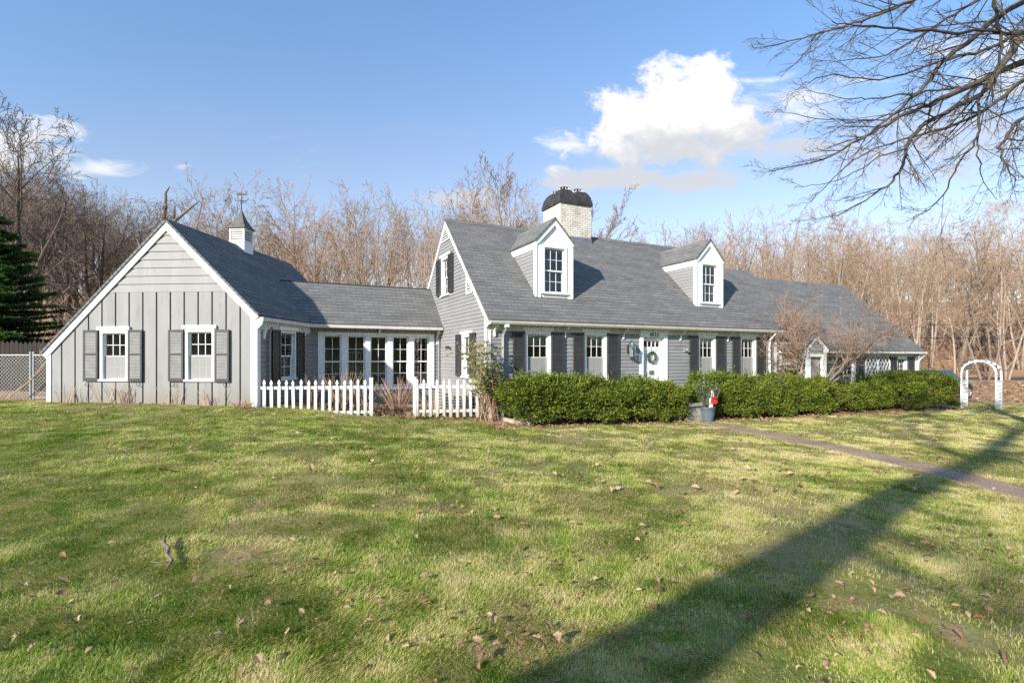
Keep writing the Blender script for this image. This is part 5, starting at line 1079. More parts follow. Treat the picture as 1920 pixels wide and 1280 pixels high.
def hedge(name, label, s0, s1, t_front, t_back, ht, seed, n, lump=.16, hfun=None):
    rng = np.random.default_rng(seed); Pn, Nn = [], []
    Lx = s1 - s0; W = t_back - t_front
    s = rng.uniform(s0, s1, n * 2); th = rng.uniform(-.35, math.pi * .93, n * 2)      # angle round the section: front foot over the top to the back
    end = np.minimum(np.minimum(s - s0, s1 - s), .85) / .85; end = np.sqrt(np.clip(1 - (1 - end) ** 2, .05, 1))
    hh = ht * (1 if hfun is None else 1) if hfun is None else hfun(s)
    lump *= 2.1; lum = 1 + lump * 2 * (vnoise(s * 1.15, th * 1.3 + seed, seed) - .5) + lump * 1.2 * (vnoise(s * 3.1, th * 3.3, seed + 1) - .5)
    c, q = np.cos(th), np.sin(th); se = lambda a, p: np.sign(a) * np.abs(a) ** p
    depth = (1 - rng.random(n * 2) ** 2.2 * .38) * (1 - .16 * sstep(vnoise(s * 4.2, th * 4.0 + 7, seed + 9), .5, .8))
    ty = (t_front + t_back) / 2 - se(c, .55) * W / 2 * lum * end * depth; zz = .42 * hh + se(q, .6) * .56 * hh * lum * (.35 + .65 * end) * depth
    gx = -.65 + s * math.cos(math.radians(HANG)) - ty * math.sin(math.radians(HANG)); gy = 13.1 + s * math.sin(math.radians(HANG)) + ty * math.cos(math.radians(HANG))
    g0 = ground(gx, gy, False); P0 = np.stack([gx, gy, g0 + np.maximum(zz, .06)], 1)
    nl = np.stack([np.zeros_like(s), -c, q * 1.0], 1); nl[:, 0] = np.where(s - s0 < .5, -.8, np.where(s1 - s < .5, .8, 0)); ca, sa = math.cos(math.radians(HANG)), math.sin(math.radians(HANG))
    N0 = np.stack([nl[:, 0] * ca - nl[:, 1] * sa, nl[:, 0] * sa + nl[:, 1] * ca, nl[:, 2]], 1)
    # leave gaps low down where the wood shows
    keep = (vnoise(s * 2.2, zz * 3.1, seed + 5) + .55 * zz / ht > .34) | (zz > .55 * ht); P0 = P0[keep][:n]; N0 = N0[keep][:n]
    V, F = shoots(rng, P0, N0, 6, .125, .016)
    # young shoots stick up along the top
    top = rng.random(len(P0)) < .025; tall = P0[top & (P0[:, 2] > np.median(P0[:, 2]))]; V2, F2 = shoots(rng, tall, np.tile([0, 0, 1.3], (len(tall), 1)), 7, .26, .015)
    V = np.concatenate([V, V2]); F = np.concatenate([F, F2 + len(V) - len(V2)])
    r = thing(name, label, 'hedge', Matrix.Translation(Wm((s0 + s1) / 2, (t_front + t_back) / 2, 0)))
    off = np.array(WORLDM[r.name].translation); place(bpy.data.objects.new('foliage', fast_mesh('yew_foliage', V - off, [F], T['yew'])), r, WORLDM[r.name])
    mb = MB(); rnd = random.Random(seed)
    for i in range(int(Lx * 16)):
        a = rnd.uniform(s0 + .3, s1 - .3); b = rnd.uniform(t_front + .35, t_back - .3); p = Wm(a, b); z = gz(p.x, p.y); pts = [Vector((p.x, p.y, z - .05)) - Vector(off)]; d = (rnd.gauss(0, .45), rnd.gauss(0, .45) - .25, 1)
        for k in range(4): pts.append(pts[-1] + Vector((d[0] * .12 + rnd.gauss(0, .03), d[1] * .12 + rnd.gauss(0, .03), ht * .19)))
        mb.tube(pts, [.02, .016, .012, .009, .006], 4, False)
    obj('stem', mb, T['yew_wood'], r, frame=WORLDM[r.name]); return r
hedge('yew_hedge', 'bushy yew hedge left of the stone step under the front windows', -.02, 5.75, -1.5, -.30, 1.0, 3, 25000)
hedge('yew_hedge', 'long yew hedge right of the slate-blue flower pot', 6.15, 12.3, -1.45, -.35, 1.06, 5, 25000)
hedge('yew_hedge', 'darker stretch of yew hedge behind the low bare maple', 11.7, 16.8, -1.25, -.2, .98, 7, 16500)
hedge('yew_hedge', 'rounded yew mound at the far end of the hedge row', 15.9, 19.85, -1.7, .2, 1.32, 9, 19500)

# ------------------------------------------------------------------ shrubs
def maple():
    rnd = random.Random(12); p = Wm(12.05, -.85); z = gz(p.x, p.y); a, b = MB(), MB()
    par = dict(segs=[6, 5, 4, 3], wob=[.13, .16, .2, .25], up=[.02, .03, .02, -.02], kids=[9, 9, 9], sides=[5, 4, 3, 3], ratio=[.6, .55, .5], short=[.3, .3, .3], ang=[46, 44, 46], rr=[.6, .55, .6], rmin=.0055, wood=0)
    par['from'] = [.3, .2, .15]
    for i in range(12):
        an = math.radians(-25 + 20 * i + rnd.uniform(-10, 10)); el = rnd.uniform(.3, 1.2)
        grow(a, b, (.08 * math.cos(an), .08 * math.sin(an), -.05), (math.cos(an) * math.cos(el), math.sin(an) * math.cos(el) * .55, math.sin(el)), rnd.uniform(2.3, 3.5), .05, 0, par, rnd)
    r = thing('bare_maple', 'low wide bare maple with rusty twigs in front of the right wing', 'shrub', Matrix.Translation((p.x, p.y, z + .75)))
    a.tube([(0, 0, -1.2), (.03, 0, -.5), (0, 0, .05)], [.11, .09, .085], 8)
    obj('trunk', a, T['bark'], r, smooth=True); obj('crown', b, T['twig_maple'], r)
maple()
def leafy_shrub():
    rnd = random.Random(21); x, y = -.62, 12.62; z = gz(x, y); st, lv = MB(), []
    for i in range(26):
        an = rnd.uniform(0, 6.28); p = Vector((math.cos(an) * .16 * rnd.random() * 2, math.sin(an) * .1, 0)); d = Vector((rnd.gauss(0, .27), rnd.gauss(0, .18), 1)).normalized(); L = rnd.uniform(1.1, 2.35); n = 9; pts = [p]; 
        for k in range(n): d = (d + Vector((rnd.gauss(0, .07) + d.x * .03, rnd.gauss(0, .07), -.015))).normalized(); pts.append(pts[-1] + d * L / n)
        st.tube(pts, [.012 * (1 - .7 * k / n) for k in range(n + 1)], 4, False)
        for k in range(3, n):
            for q in range(2):
                e = Vector((rnd.gauss(0, 1), rnd.gauss(0, .8), rnd.gauss(.2, .6))).normalized(); l2 = rnd.uniform(.08, .35); a = pts[k]; tw = [a, a + e * l2 * .5, a + e * l2 + Vector((0, 0, -.03))]; st.tube(tw, [.005, .004, .003], 3, False)
                for w in range(rnd.randint(6, 12) if pts[k].z > .7 else rnd.randint(0, 2)):
                    c = tw[1].lerp(tw[2], rnd.random()); m = Vector((rnd.gauss(0, 1), rnd.gauss(0, 1), rnd.gauss(-.2, .6))).normalized(); sd = m.cross(Vector((rnd.gauss(0, 1), rnd.gauss(0, 1), rnd.gauss(0, 1)))).normalized(); h = rnd.uniform(.05, .09)
                    lv += [c, c + m * h * .45 + sd * h * .28, c + m * h, c + m * h * .45 - sd * h * .28]
    r = thing('leafy_shrub', 'tall thin shrub with yellow-green leaves at the corner of the main house', 'shrub', Matrix.Translation((x, y, z)))
    obj('stem', st, T['stem_tan'], r); n = len(lv) // 4; place(bpy.data.objects.new('foliage', fast_mesh('shrub_leaves', np.array([tuple(v) for v in lv]), [np.arange(4 * n).reshape(n, 4)], T['rose_leaf'])), r, WORLDM[r.name])
leafy_shrub()
def dry_clump(name, label, x, y, n, H, spread, seed, mat='stem_tan', z=None):
    rnd = random.Random(seed); mb = MB()
    for i in range(n):
        an = rnd.uniform(0, 6.28); rr = rnd.random() ** .5; p = Vector((math.cos(an) * rr * .16, math.sin(an) * rr * .16, -.02)); d = Vector((math.cos(an) * rr * spread, math.sin(an) * rr * spread, 1)).normalized(); L = H * rnd.uniform(.5, 1.1); pts = [p]
        for k in range(4): d = (d + Vector((rnd.gauss(0, .05), rnd.gauss(0, .05), -.02))).normalized(); pts.append(pts[-1] + d * L / 4)
        mb.tube(pts, [.009, .008, .007, .006, .003], 3, False)
        for k in (2, 3):
            if rnd.random() < .6: e = Vector((rnd.gauss(0, .6), rnd.gauss(0, .6), 1)).normalized(); mb.tube([pts[k], pts[k] + e * L * .22], [.005, .003], 3, False)
    r = obj(name, mb, T[mat], None, Matrix.Translation((x, y, gz(x, y) if z is None else z))); return tag(r, label, 'shrub')
dry_clump('dry_shrub', 'fan of tan dry stems in the gap of the picket fence', -3.15, 14.05, 60, .95, .75, 1)
dry_clump('dry_shrub', 'dry stems behind the right fence post of the gap', -2.15, 14.1, 30, .85, .7, 2)
dry_clump('dry_shrub', 'rusty dry stems behind the middle of the left picket panel', -4.45, 13.2, 55, 1.0, .45, 3, 'twig_rust')
dry_clump('dry_shrub', 'rusty dry stems behind the left picket panel near the garage', -5.3, 13.4, 40, .85, .4, 4, 'twig_rust')
dry_clump('dry_shrub', 'dry stems behind the right end of the left picket panel', -3.85, 13.0, 26, .9, .5, 6)
dry_clump('dry_shrub', 'rusty dead perennial clump before the right picket panel', -2.35, 12.72, 50, .32, 1.3, 7, 'twig_rust')
dry_clump('dry_weed', 'thin dry weeds under the left garage window', -9.75, 12.15, 9, .62, .5, 8, 'stem_tan')
dry_clump('dry_weed', 'red-brown seed weeds right of the left garage window', -9.35, 12.2, 10, .7, .5, 9, 'twig_rust')
dry_clump('dry_weed', 'thin dry weeds between the garage windows', -8.25, 12.1, 8, .55, .5, 10)
dry_clump('dry_weed', 'thin dry weeds under the right garage window', -7.2, 12.0, 8, .5, .55, 11)
dry_clump('dry_weed', 'tan grass tuft at the foot of the garage corner board', -6.35, 11.9, 40, .24, .9, 12)
dry_clump('dry_weed', 'thin dry weeds by the chain-link end of the garage', -10.75, 12.2, 8, .5, .5, 13)
def vine_whip():
    mb = MB(); pts = [Vector((-12.3, 12.9, 1.0)), Vector((-11.95, 12.85, 1.35)), Vector((-11.6, 12.8, 1.72)), Vector((-11.2, 12.85, 2.25)), Vector((-11.05, 12.9, 2.75))]
    mb.tube(pts, [.018, .016, .014, .012, .006], 5); mb.tube([pts[1], pts[1] + Vector((-.15, .1, .45)), pts[1] + Vector((.05, .1, 1.0))], [.012, .01, .005], 4)
    mb.tube([Vector((-12.9, 12.9, .55)), pts[0]], [.018, .018], 5); tag(obj('bare_sapling', mb, T['stem_tan']), 'bent bare sapling leaning over the chain-link fence', 'sapling')
vine_whip()
# ------------------------------------------------------------------ picket fence
def picket_fence(label, pa, pb, ztop, n, post_at, seed, skew=0):
    pa, pb = Vector(pa), Vector(pb); L = (pb - pa).length; ang = math.degrees(math.atan2(pb.y - pa.y, pb.x - pa.x)); fr = Rz(ang, (pa.x, pa.y, 0)); rnd = random.Random(seed)
    r = thing('picket_fence', label, 'fence', fr); w, t = .070, .022
    prof = [(-w / 2, 0), (w / 2, 0), (w / 2, .80), (w * .30, .815), (w * .22, .83), (w * .34, .845), (w * .47, .868), (w * .47, .885), (w * .36, .915), (w * .16, .945), (0, .96)]
    prof += [(-x, z) for x, z in prof[2:-1][::-1]]
    mb = MB(); mb.prism_xz(prof, -t / 2, t / 2); me = mb.mesh('picket', T['white_wood'])
    for i in range(n):
        x = (i + .5) * L / n; g = fr @ Vector((x, 0, 0)); z0 = min(gz(g.x, g.y) + .035, ztop - .66); h = ztop + rnd.uniform(-.008, .008) - z0
        place(bpy.data.objects.new('picket', me), r, fr @ Matrix.Translation((x, -.03, ztop - .96 + rnd.uniform(-.012, .012))) @ Matrix.Rotation(rnd.gauss(0, .013), 4, 'Y'))
    for z in (ztop - .19, ztop - .80):
        mb = MB(); mb.box(.0, L, -.018, .02, z - .04, z + .03); obj('rail', mb, T['white_wood'], r, fr)
    for x, zt, w2 in post_at:
        mb = MB(); g = fr @ Vector((x, 0, 0)); zb = gz(g.x, g.y) - .1; mb.box(x - w2, x + w2, -.05, .05, zb, zt); mb.box(x - w2 - .006, x + w2 + .006, -.056, .056, zt, zt + .015); obj('post', mb, T['white_wood'], r, fr)
    return r
FA, FB = Vector((-6.02, 12.08, 0)), Vector((-.75, 12.90, 0)); fd = (FB - FA).normalized()
picket_fence('white picket fence panel running from the garage corner to the gap', FA + fd * .02, FA + fd * 2.52, 1.065, 15, [(2.56, 1.09, .042)], 1)
picket_fence('white picket fence panel between the gap and the corner of the main house', FA + fd * 3.60, FA + fd * 5.28, 1.06, 10, [(.03, 1.10, .042)], 2)

# ------------------------------------------------------------------ chain-link fence and gate frame
def chain_link():
    fr = Rz(GANG, O_G + Vector((0, 0, 0))); mesh_y = .55
    def panel(label, x0, x1, gate):
        r = thing('chain_link_gate' if gate else 'chain_link_fence', label, 'gate' if gate else 'fence', fr @ Matrix.Translation(((x0 + x1) / 2, mesh_y, .5))); z0, z1 = .50, 1.66
        mb = MB()
        for x in (x0, x1): mb.tube([(x, mesh_y, z0 - .2), (x, mesh_y, z1 + .06)], [.028, .028], 8); mb.lathe([(.032, 0), (.03, .03), (.0, .045)], 8, (x, mesh_y, z1 + .055))
        mb.tube([(x0, mesh_y, z1), (x1, mesh_y, z1)], [.02, .02], 8)
        if gate: mb.tube([(x0, mesh_y, z0 + .06), (x1, mesh_y, z0 + .06)], [.018, .018], 6)
        obj('frame', mb, T['galv'], r, fr)
        mb = MB(); s = .098; k = int((x1 - x0 + z1 - z0) / s) + 1; q = .0036
        for sg in (1, -1):
            for i in range(k):
                # diagonal wires clipped to the panel
                if sg > 0: c = x0 - (z1 - z0) + i * s * 1.0; a, b = c, c + (z1 - z0); za, zb = z0, z1
                else: c = x0 + i * s; a, b = c, c - (z1 - z0); za, zb = z0, z1
                pa, pb = Vector((a, mesh_y, za)), Vector((b, mesh_y, zb))
                def cl(p, o, lim): f = (lim - p.x) / (o.x - p.x); return p.lerp(o, f)
                if max(pa.x, pb.x) < x0 or min(pa.x, pb.x) > x1: continue
                for lim in (x0, x1):
                    lo = lim == x0
                    if (pa.x < lim) == lo and abs(pa.x - lim) > 1e-5: pa = cl(pa, pb, lim)
                    if (pb.x < lim) == lo and abs(pb.x - lim) > 1e-5: pb = cl(pb, pa, lim)
                if (pa - pb).length > .03: mb.tube([pa, pb], [q, q], 3, False)
        obj('wire_mesh', mb, T['galv'], r, fr)
    panel('chain-link gate between its post and the garage wall', -6.38, -5.50, True); panel('chain-link fence panel cut by the left edge of the photo', -8.6, -6.47, False)
chain_link()
def stockade():
    rnd = random.Random(3); fr = Rz(0, (-20.4, 15.6, 0)); r = thing('stockade_fence', 'dark board fence in the shade under the fir tree', 'fence', fr); mb = MB()
    for i in range(60):
        x = i * .14; h = 2.02 + rnd.uniform(-.03, .03); mb.prism_xz([(x, .3), (x + .13, .3), (x + .13, h), (x + .065, h + .09), (x, h)], 0, .02)
    obj('board_panel', mb, paint('shade_dark_boards', (.022, .018, .015), (.042, .033, .026), 5, .9, .3, (4, 1, .4)), r, fr)  # dark stain, darkened further to put the fir's shade into the colour
    mb = MB(); mb.box(0, 8.4, .02, .07, .7, .79); mb.box(0, 8.4, .02, .07, 1.7, 1.79); obj('rail', mb, T['bark_dark'], r, fr)
stockade()

# ------------------------------------------------------------------ garden arbor
def arbor():
    a = Vector((atu(1803, 20.9), 20.9, 0)); b = Vector((atu(1868, 20.0), 20.0, 0)); d = (b - a); W = d.length; fr = Rz(math.degrees(math.atan2(d.y, d.x)), (a.x, a.y, gz(a.x, a.y) + .0)); r = thing('garden_arbor', 'white round-topped garden arbor standing at the end of the lawn', 'arbor', fr)
    hh = 1.45; R = W / 2; D = .62; bw = .03
    for y in (0, D):
        w = bw
        for x in (0, W): mb = MB(); mb.box(x - w, x + w, y - w, y + w, -.25, hh); obj('post', mb, T['white_wood'], r, fr)
        mb = MB(); n = 18; vs = []; fs = []
        for i in range(n + 1):
            t = math.pi * i / n
            for rr, yy in ((R - w, y - w), (R + w, y - w), (R + w, y + w), (R - w, y + w)): vs.append((R - rr * math.cos(t), yy, hh + rr * math.sin(t) * .92))
        fs = [(4 * i + j, 4 * i + (j + 1) % 4, 4 * i + 4 + (j + 1) % 4, 4 * i + 4 + j) for i in range(n) for j in range(4)]; mb.add(vs, fs); obj('arch', mb, T['white_wood'], r, fr)
    for i in range(1, 9):
        t = math.pi * i / 9; mb = MB(); x, z = R - (R + .03) * math.cos(t), hh + (R + .03) * math.sin(t) * .92; mb.box(x - .03, x + .03, -.02, D + .02, z, z + .03); obj('slat', mb, T['white_wood'], r, fr)
    for x in (0, W):
        mb = MB(); mb.box(x - .02, x + .02, 0, D, 1.12, 1.17); mb.box(x - .02, x + .02, 0, D, .0, .05)
        for k in range(1, 6): y = D * k / 6; mb.box(x - .012, x + .012, y - .012, y + .012, .05, 1.12)
        for k in range(1, 7): z = .05 + 1.07 * k / 7; mb.box(x - .016, x + .016, .04, D - .04, z - .012, z + .012)
        obj('side_lattice', mb, T['white_wood'], r, fr)
arbor()

# ------------------------------------------------------------------ trellis on the wing
def trellis():
    fr = FM @ Matrix.Translation((16.25, -.10, -.35)); r = thing('trellis', 'white diamond trellis with two arched panels on the right wing wall', 'trellis', fr)
    for k in range(2):
        x0, x1 = k * .86, k * .86 + .80; mb = MB(); h = 1.75; xm = (x0 + x1) / 2; q = .012
        pts = [(x0, 0, 0), (x0, 0, h)] + [(xm - .4 * math.cos(math.pi * i / 10), 0, h + .28 * math.sin(math.pi * i / 10)) for i in range(1, 10)] + [(x1, 0, h), (x1, 0, 0)]
        mb.tube(pts, [.02] * len(pts), 4); s = .23
        for sg in (1, -1):
            for i in range(-9, 10):
                c = xm + i * s; best = None; run = []
                for j in range(41):
                    z = j * 2.0 / 40; x = c + sg * (z - 1) * .72; lim = h + .28 * math.sqrt(max(0, 1 - ((x - xm) / .4) ** 2)) if abs(x - xm) < .4 else -1
                    if x0 <= x <= x1 and z <= lim: run.append((x, .012 * sg, z))
                if len(run) > 1: mb.tube([run[0], run[-1]], [q, q], 4)
        obj('lattice_panel', mb, T['white'], r, fr)
trellis()

# ------------------------------------------------------------------ wall lantern, wreath, hook
def lantern():
    fr = FM @ Matrix.Translation((4.56, 0, 1.84)); r = thing('wall_lantern', 'glass and metal wall lantern left of the front door', 'lantern', fr); y = -.20
    mb = MB(); mb.box(-.05, .05, -.045, -.026, -.12, .14); mb.tube([(0, -.04, .06), (0, -.10, .20), (0, -.17, .27), (0, y, .24)], [.012, .012, .012, .010], 6); mb.tube([(0, -.04, -.08), (0, -.10, -.22), (0, -.16, -.26), (0, y, -.24)], [.010] * 4, 6); mb.tube([(0, -.04, -.1), (.03, -.09, -.32), (.02, -.14, -.27)], [.008] * 3, 5); obj('mount', mb, T['iron'], r, fr)
    mb = MB(); k = 6; R0, R1 = .095, .085; za, zb = -.21, .10
    for i in range(k): a = 2 * math.pi * i / k; mb.tube([(R1 * math.cos(a), y + R1 * math.sin(a), za), (R0 * math.cos(a), y + R0 * math.sin(a), zb)], [.006, .006], 4)
    mb.lathe([(.0, za - .04), (.05, za - .035), (R1 + .014, za - .01), (R1 + .014, za + .006), (0, za + .006)], 6, (0, y, 0)); mb.lathe([(R0 + .016, zb - .006), (R0 + .016, zb + .01), (.075, zb + .035), (.06, zb + .085), (.045, zb + .11), (.025, zb + .12), (.012, zb + .15), (.018, zb + .165), (0, zb + .185)], 12, (0, y, 0)); obj('cage', mb, T['pewter'], r, fr)
    mb = MB(); mb.lathe([(R1 - .006, za + .006), (R0 - .006, zb - .006)], 6, (0, y, 0)); obj('glass_shade', mb, T['glass'], r, fr)
    mb = MB(); mb.lathe([(.012, za), (.012, za + .09), (.022, za + .12), (.022, za + .16), (0, za + .2)], 8, (0, y, 0)); obj('bulb', mb, T['shade'], r, fr)
lantern()
def wreath():
    fr = FM @ Matrix.Translation((5.50, .045, 1.61)); r = thing('wreath', 'green wreath hanging on the white front door', 'wreath', fr); rnd = random.Random(2); V = []; mb = MB(); berries = MB()
    n = 24; mb.tube([(.135 * math.cos(2 * math.pi * i / n), 0, .135 * math.sin(2 * math.pi * i / n)) for i in range(n + 1)], [.016] * (n + 1), 6, False); mb.tube([(0, .012, .17), (0, .02, .32)], [.006, .006], 4)
    for i in range(620):
        a = rnd.uniform(0, 6.28); q = Vector((.135 * math.cos(a), rnd.uniform(-.03, .01), .135 * math.sin(a))); d = Vector((math.cos(a + rnd.choice((-1, 1)) * rnd.uniform(.2, 1.9)), rnd.gauss(-.3, .35), math.sin(a + rnd.uniform(-1.2, 1.2)))).normalized(); s = d.cross(Vector((rnd.gauss(0, 1), rnd.gauss(0, 1), rnd.gauss(0, 1)))).normalized(); h = rnd.uniform(.035, .08)
        V += [q, q + d * h * .5 + s * .012, q + d * h, q + d * h * .5 - s * .012]
    obj('hoop', mb, T['yew_wood'], r, fr); place(bpy.data.objects.new('greens', fast_mesh('wreath_greens', np.array([tuple(v) for v in V]), [np.arange(len(V)).reshape(-1, 4)], T['wreath'])), r, fr)
wreath()
mb = MB(); mb.tube([(0, -.03, 0), (.02, -.07, .01), (.02, -.15, .0), (.02, -.17, .03), (-.04, -.13, .07), (-.06, -.06, .05)], [.016, .014, .02, .03, .024, .01], 6)
tag(obj('wall_hook', mb, T['galv'], None, FM @ Matrix.Translation((6.74, 0, 1.80))), 'small metal hook on the clapboards right of the front door', 'hook')

# ------------------------------------------------------------------ flower pots, step, timbers
def pot(label, x, y, hgt, rad, seed, full):
    z = gz(x, y) + .01; fr = Matrix.Translation((x, y, z)); r = thing('flower_pot', label, 'flower pot', fr); mb = MB()
    mb.lathe([(0, 0), (rad * .70, 0), (rad * .74, .02), (rad * .94, hgt * .55), (rad * 1.0, hgt * .9), (rad * 1.05, hgt * .92), (rad * 1.05, hgt), (rad * .92, hgt), (rad * .9, hgt * .9), (0, hgt * .88)], 28); obj('pot', mb, T['potblue'], r, fr, True)
    rnd = random.Random(seed); V = []; st = MB()
    for i in range(46 if full else 20):
        a = rnd.uniform(0, 6.28); d = Vector((math.cos(a) * .5 * rnd.random(), math.sin(a) * .5 * rnd.random(), 1)).normalized(); q = Vector((math.cos(a) * rad * .5, math.sin(a) * rad * .5, hgt * .9)); L = rnd.uniform(.25, .85 if full else .4)
        st.tube([q, q + d * L * .5, q + d * L + Vector((0, 0, -.02))], [.006, .005, .003], 3, False)
        for k in range(26):
            b = q + d * L * (.15 + .85 * rnd.random()); e = (d * .8 + Vector((rnd.gauss(0, .5), rnd.gauss(0, .5), rnd.gauss(.1, .3)))).normalized(); s = e.cross(Vector((rnd.gauss(0, 1), rnd.gauss(0, 1), rnd.gauss(0, 1)))).normalized() * .008; h = rnd.uniform(.05, .10); V += [b - s, b + s, b + e * h + s * .3, b + e * h - s * .3]
    obj('stem', st, T['yew_wood'], r, fr); place(bpy.data.objects.new('greens', fast_mesh('pot_greens', np.array([tuple(v) for v in V]), [np.arange(len(V)).reshape(-1, 4)], T['wreath'])), r, fr)
    if full:
        mb = MB(); mb.tube([(.07, -.10, hgt * .8), (.10, -.12, hgt + .48)], [.042, .040], 12); mb.tube([(.02, -.11, hgt * .8), (.03, -.13, hgt + .26)], [.036, .034], 12); obj('birch_log', mb, T['birch'], r, fr, True)
    bm_ = bmesh.new()
    for i in range(60 if full else 26):
        v = Vector((rnd.gauss(0, 1), rnd.gauss(0, 1), rnd.gauss(0, 1))).normalized() * rnd.random() ** .4; c = Vector((.12, -.17, hgt + .20)) if full else Vector((.02, -.05, hgt + .22))
        bmesh.ops.create_icosphere(bm_, subdivisions=1, radius=rnd.uniform(.017, .026), matrix=Matrix.Translation(c + Vector((v.x * .085, v.y * .05, v.z * .14))))
    me = bpy.data.meshes.new('berry_bunch'); bm_.to_mesh(me); bm_.free(); me.materials.append(T['red']); place(bpy.data.objects.new('berry_bunch', me), r, fr)
pot('slate-blue flower pot with evergreens, white birch logs and a red berry bunch beside the step', 5.58, 14.42, .40, .20, 1, True)
pot('slate-blue flower pot half hidden by the left hedge, with a red berry bunch', 4.66, 14.28, .38, .18, 2, False)
def steps():
    rnd = random.Random(6); p = Wm(5.88, -1.12); fr = Rz(HANG, (p.x, p.y, gz(p.x, p.y))); r = thing('stone_step', 'low dry-stone step block between the two hedges in front of the door', 'steps', fr)
    z = -.1
    for row, (w, d) in enumerate(((.42, .34), (.40, .32), (.38, .30))):
        h = (.24, .15, .14)[row]; mb = MB(); x = -w
        while x < w - .05:
            l = rnd.uniform(.22, .5); x2 = min(w, x + l); j = lambda: rnd.uniform(-.012, .012)
            mb.hexa([(x + .006 + j(), -d + j(), z), (x2 - .006, -d + j(), z), (x2 - .006, d, z), (x + .006, d, z), (x + .006, -d + .015 + j(), z + h - .008 + j()), (x2 - .006 + j(), -d + .015 + j(), z + h - .008 + j()), (x2 - .006, d, z + h - .008), (x + .006, d, z + h - .008)]); x = x2
        obj('stone_course', mb, T['stone'], r, fr); z += h
    mb = MB(); mb.hexa([(-.44, -.38, z), (.44, -.36, z), (.44, .4, z), (-.44, .4, z), (-.43, -.36, z + .07), (.42, -.35, z + .075), (.42, .4, z + .075), (-.43, .4, z + .07)]); obj('tread', mb, T['stone'], r, fr)
    # stoop up to the door
    mb = MB(); mb.box(-.95, .35, .62, 1.0, -.3, .42); obj('tread', mb, T['stone'], r, fr)
steps()
for (xa, ya, xb, yb, lab) in ((-.28, 13.0, .10, 12.28, 'longer weathered timber lying at the left foot of the hedge'), (.12, 12.28, .50, 12.30, 'short weathered timber lying crosswise at the foot of the hedge')):
    d = Vector((xb - xa, yb - ya, 0)); L = d.length; fr = Rz(math.degrees(math.atan2(d.y, d.x)), (xa, ya, gz((xa + xb) / 2, (ya + yb) / 2) + .01)); mb = MB()
    mb.hexa([(0, -.05, -.05), (L, -.052, -.05), (L, .05, -.05), (0, .05, -.05), (0, -.046, .075), (L, -.05, .07), (L, .045, .075), (0, .048, .07)]); tag(obj('landscape_timber', mb, T['timber'], None, fr), lab, 'timber')
def slat_box():
    fr = FM @ Matrix.Translation((-.62, 1.1, 0)); fr = Rz(8, (-1.62, 13.55, gz(-1.62, 13.55))); r = thing('slatted_bench', 'brown slatted wooden bench behind the right picket panel', 'bench', fr); mb = MB()
    for i in range(7): mb.box(-.42, .42, -.02, .0, .08 + i * .08, .13 + i * .08)
    obj('slat', mb, T['timber'], r, fr); mb = MB()
    for x in (-.44, .40): mb.box(x, x + .05, -.02, .42, 0, .66)
    obj('side', mb, T['timber'], r, fr); mb = MB()
    for i in range(4): mb.box(-.44, .45, .0 + i * .11, .09 + i * .11, .662, .69)
    obj('seat', mb, T['timber'], r, fr)
slat_box()
def stick():
    mb = MB(); pts = [(-2.87, 4.18), (-2.77, 4.02), (-2.68, 3.95), (-2.61, 3.82), (-2.50, 3.72), (-2.46, 3.60)]; mb.tube([(x, y, gz(x, y) + .055) for x, y in pts], [.010, .015, .013, .015, .012, .006], 6)
    mb.tube([(-2.50, 3.71, gz(-2.5, 3.71) + .05), (-2.58, 3.69, gz(-2.58, 3.69) + .05), (-2.64, 3.69, gz(-2.64, 3.69) + .06)], [.006, .005, .003], 4); tag(obj('fallen_stick', mb, T['bark'], smooth=True), 'crooked grey stick lying on the lawn', 'stick')
stick()
# ------------------------------------------------------------------ wires along the road
for i, (za, lab) in enumerate(((3.2, 'lower utility wire crossing the woods at the right'), (4.35, 'upper utility wire crossing the woods at the right'))):
    mb = MB(); pts = []
    for k in range(25): t = k / 24; x = 20 + 60 * t; pts.append((x, 45 - 3 * t, za + 2.2 * (t - .5) ** 2))
    mb.tube(pts, [.022] * 25, 4, False); tag(obj('utility_wire', mb, T['iron']), lab, 'wire', 'wires along the road')
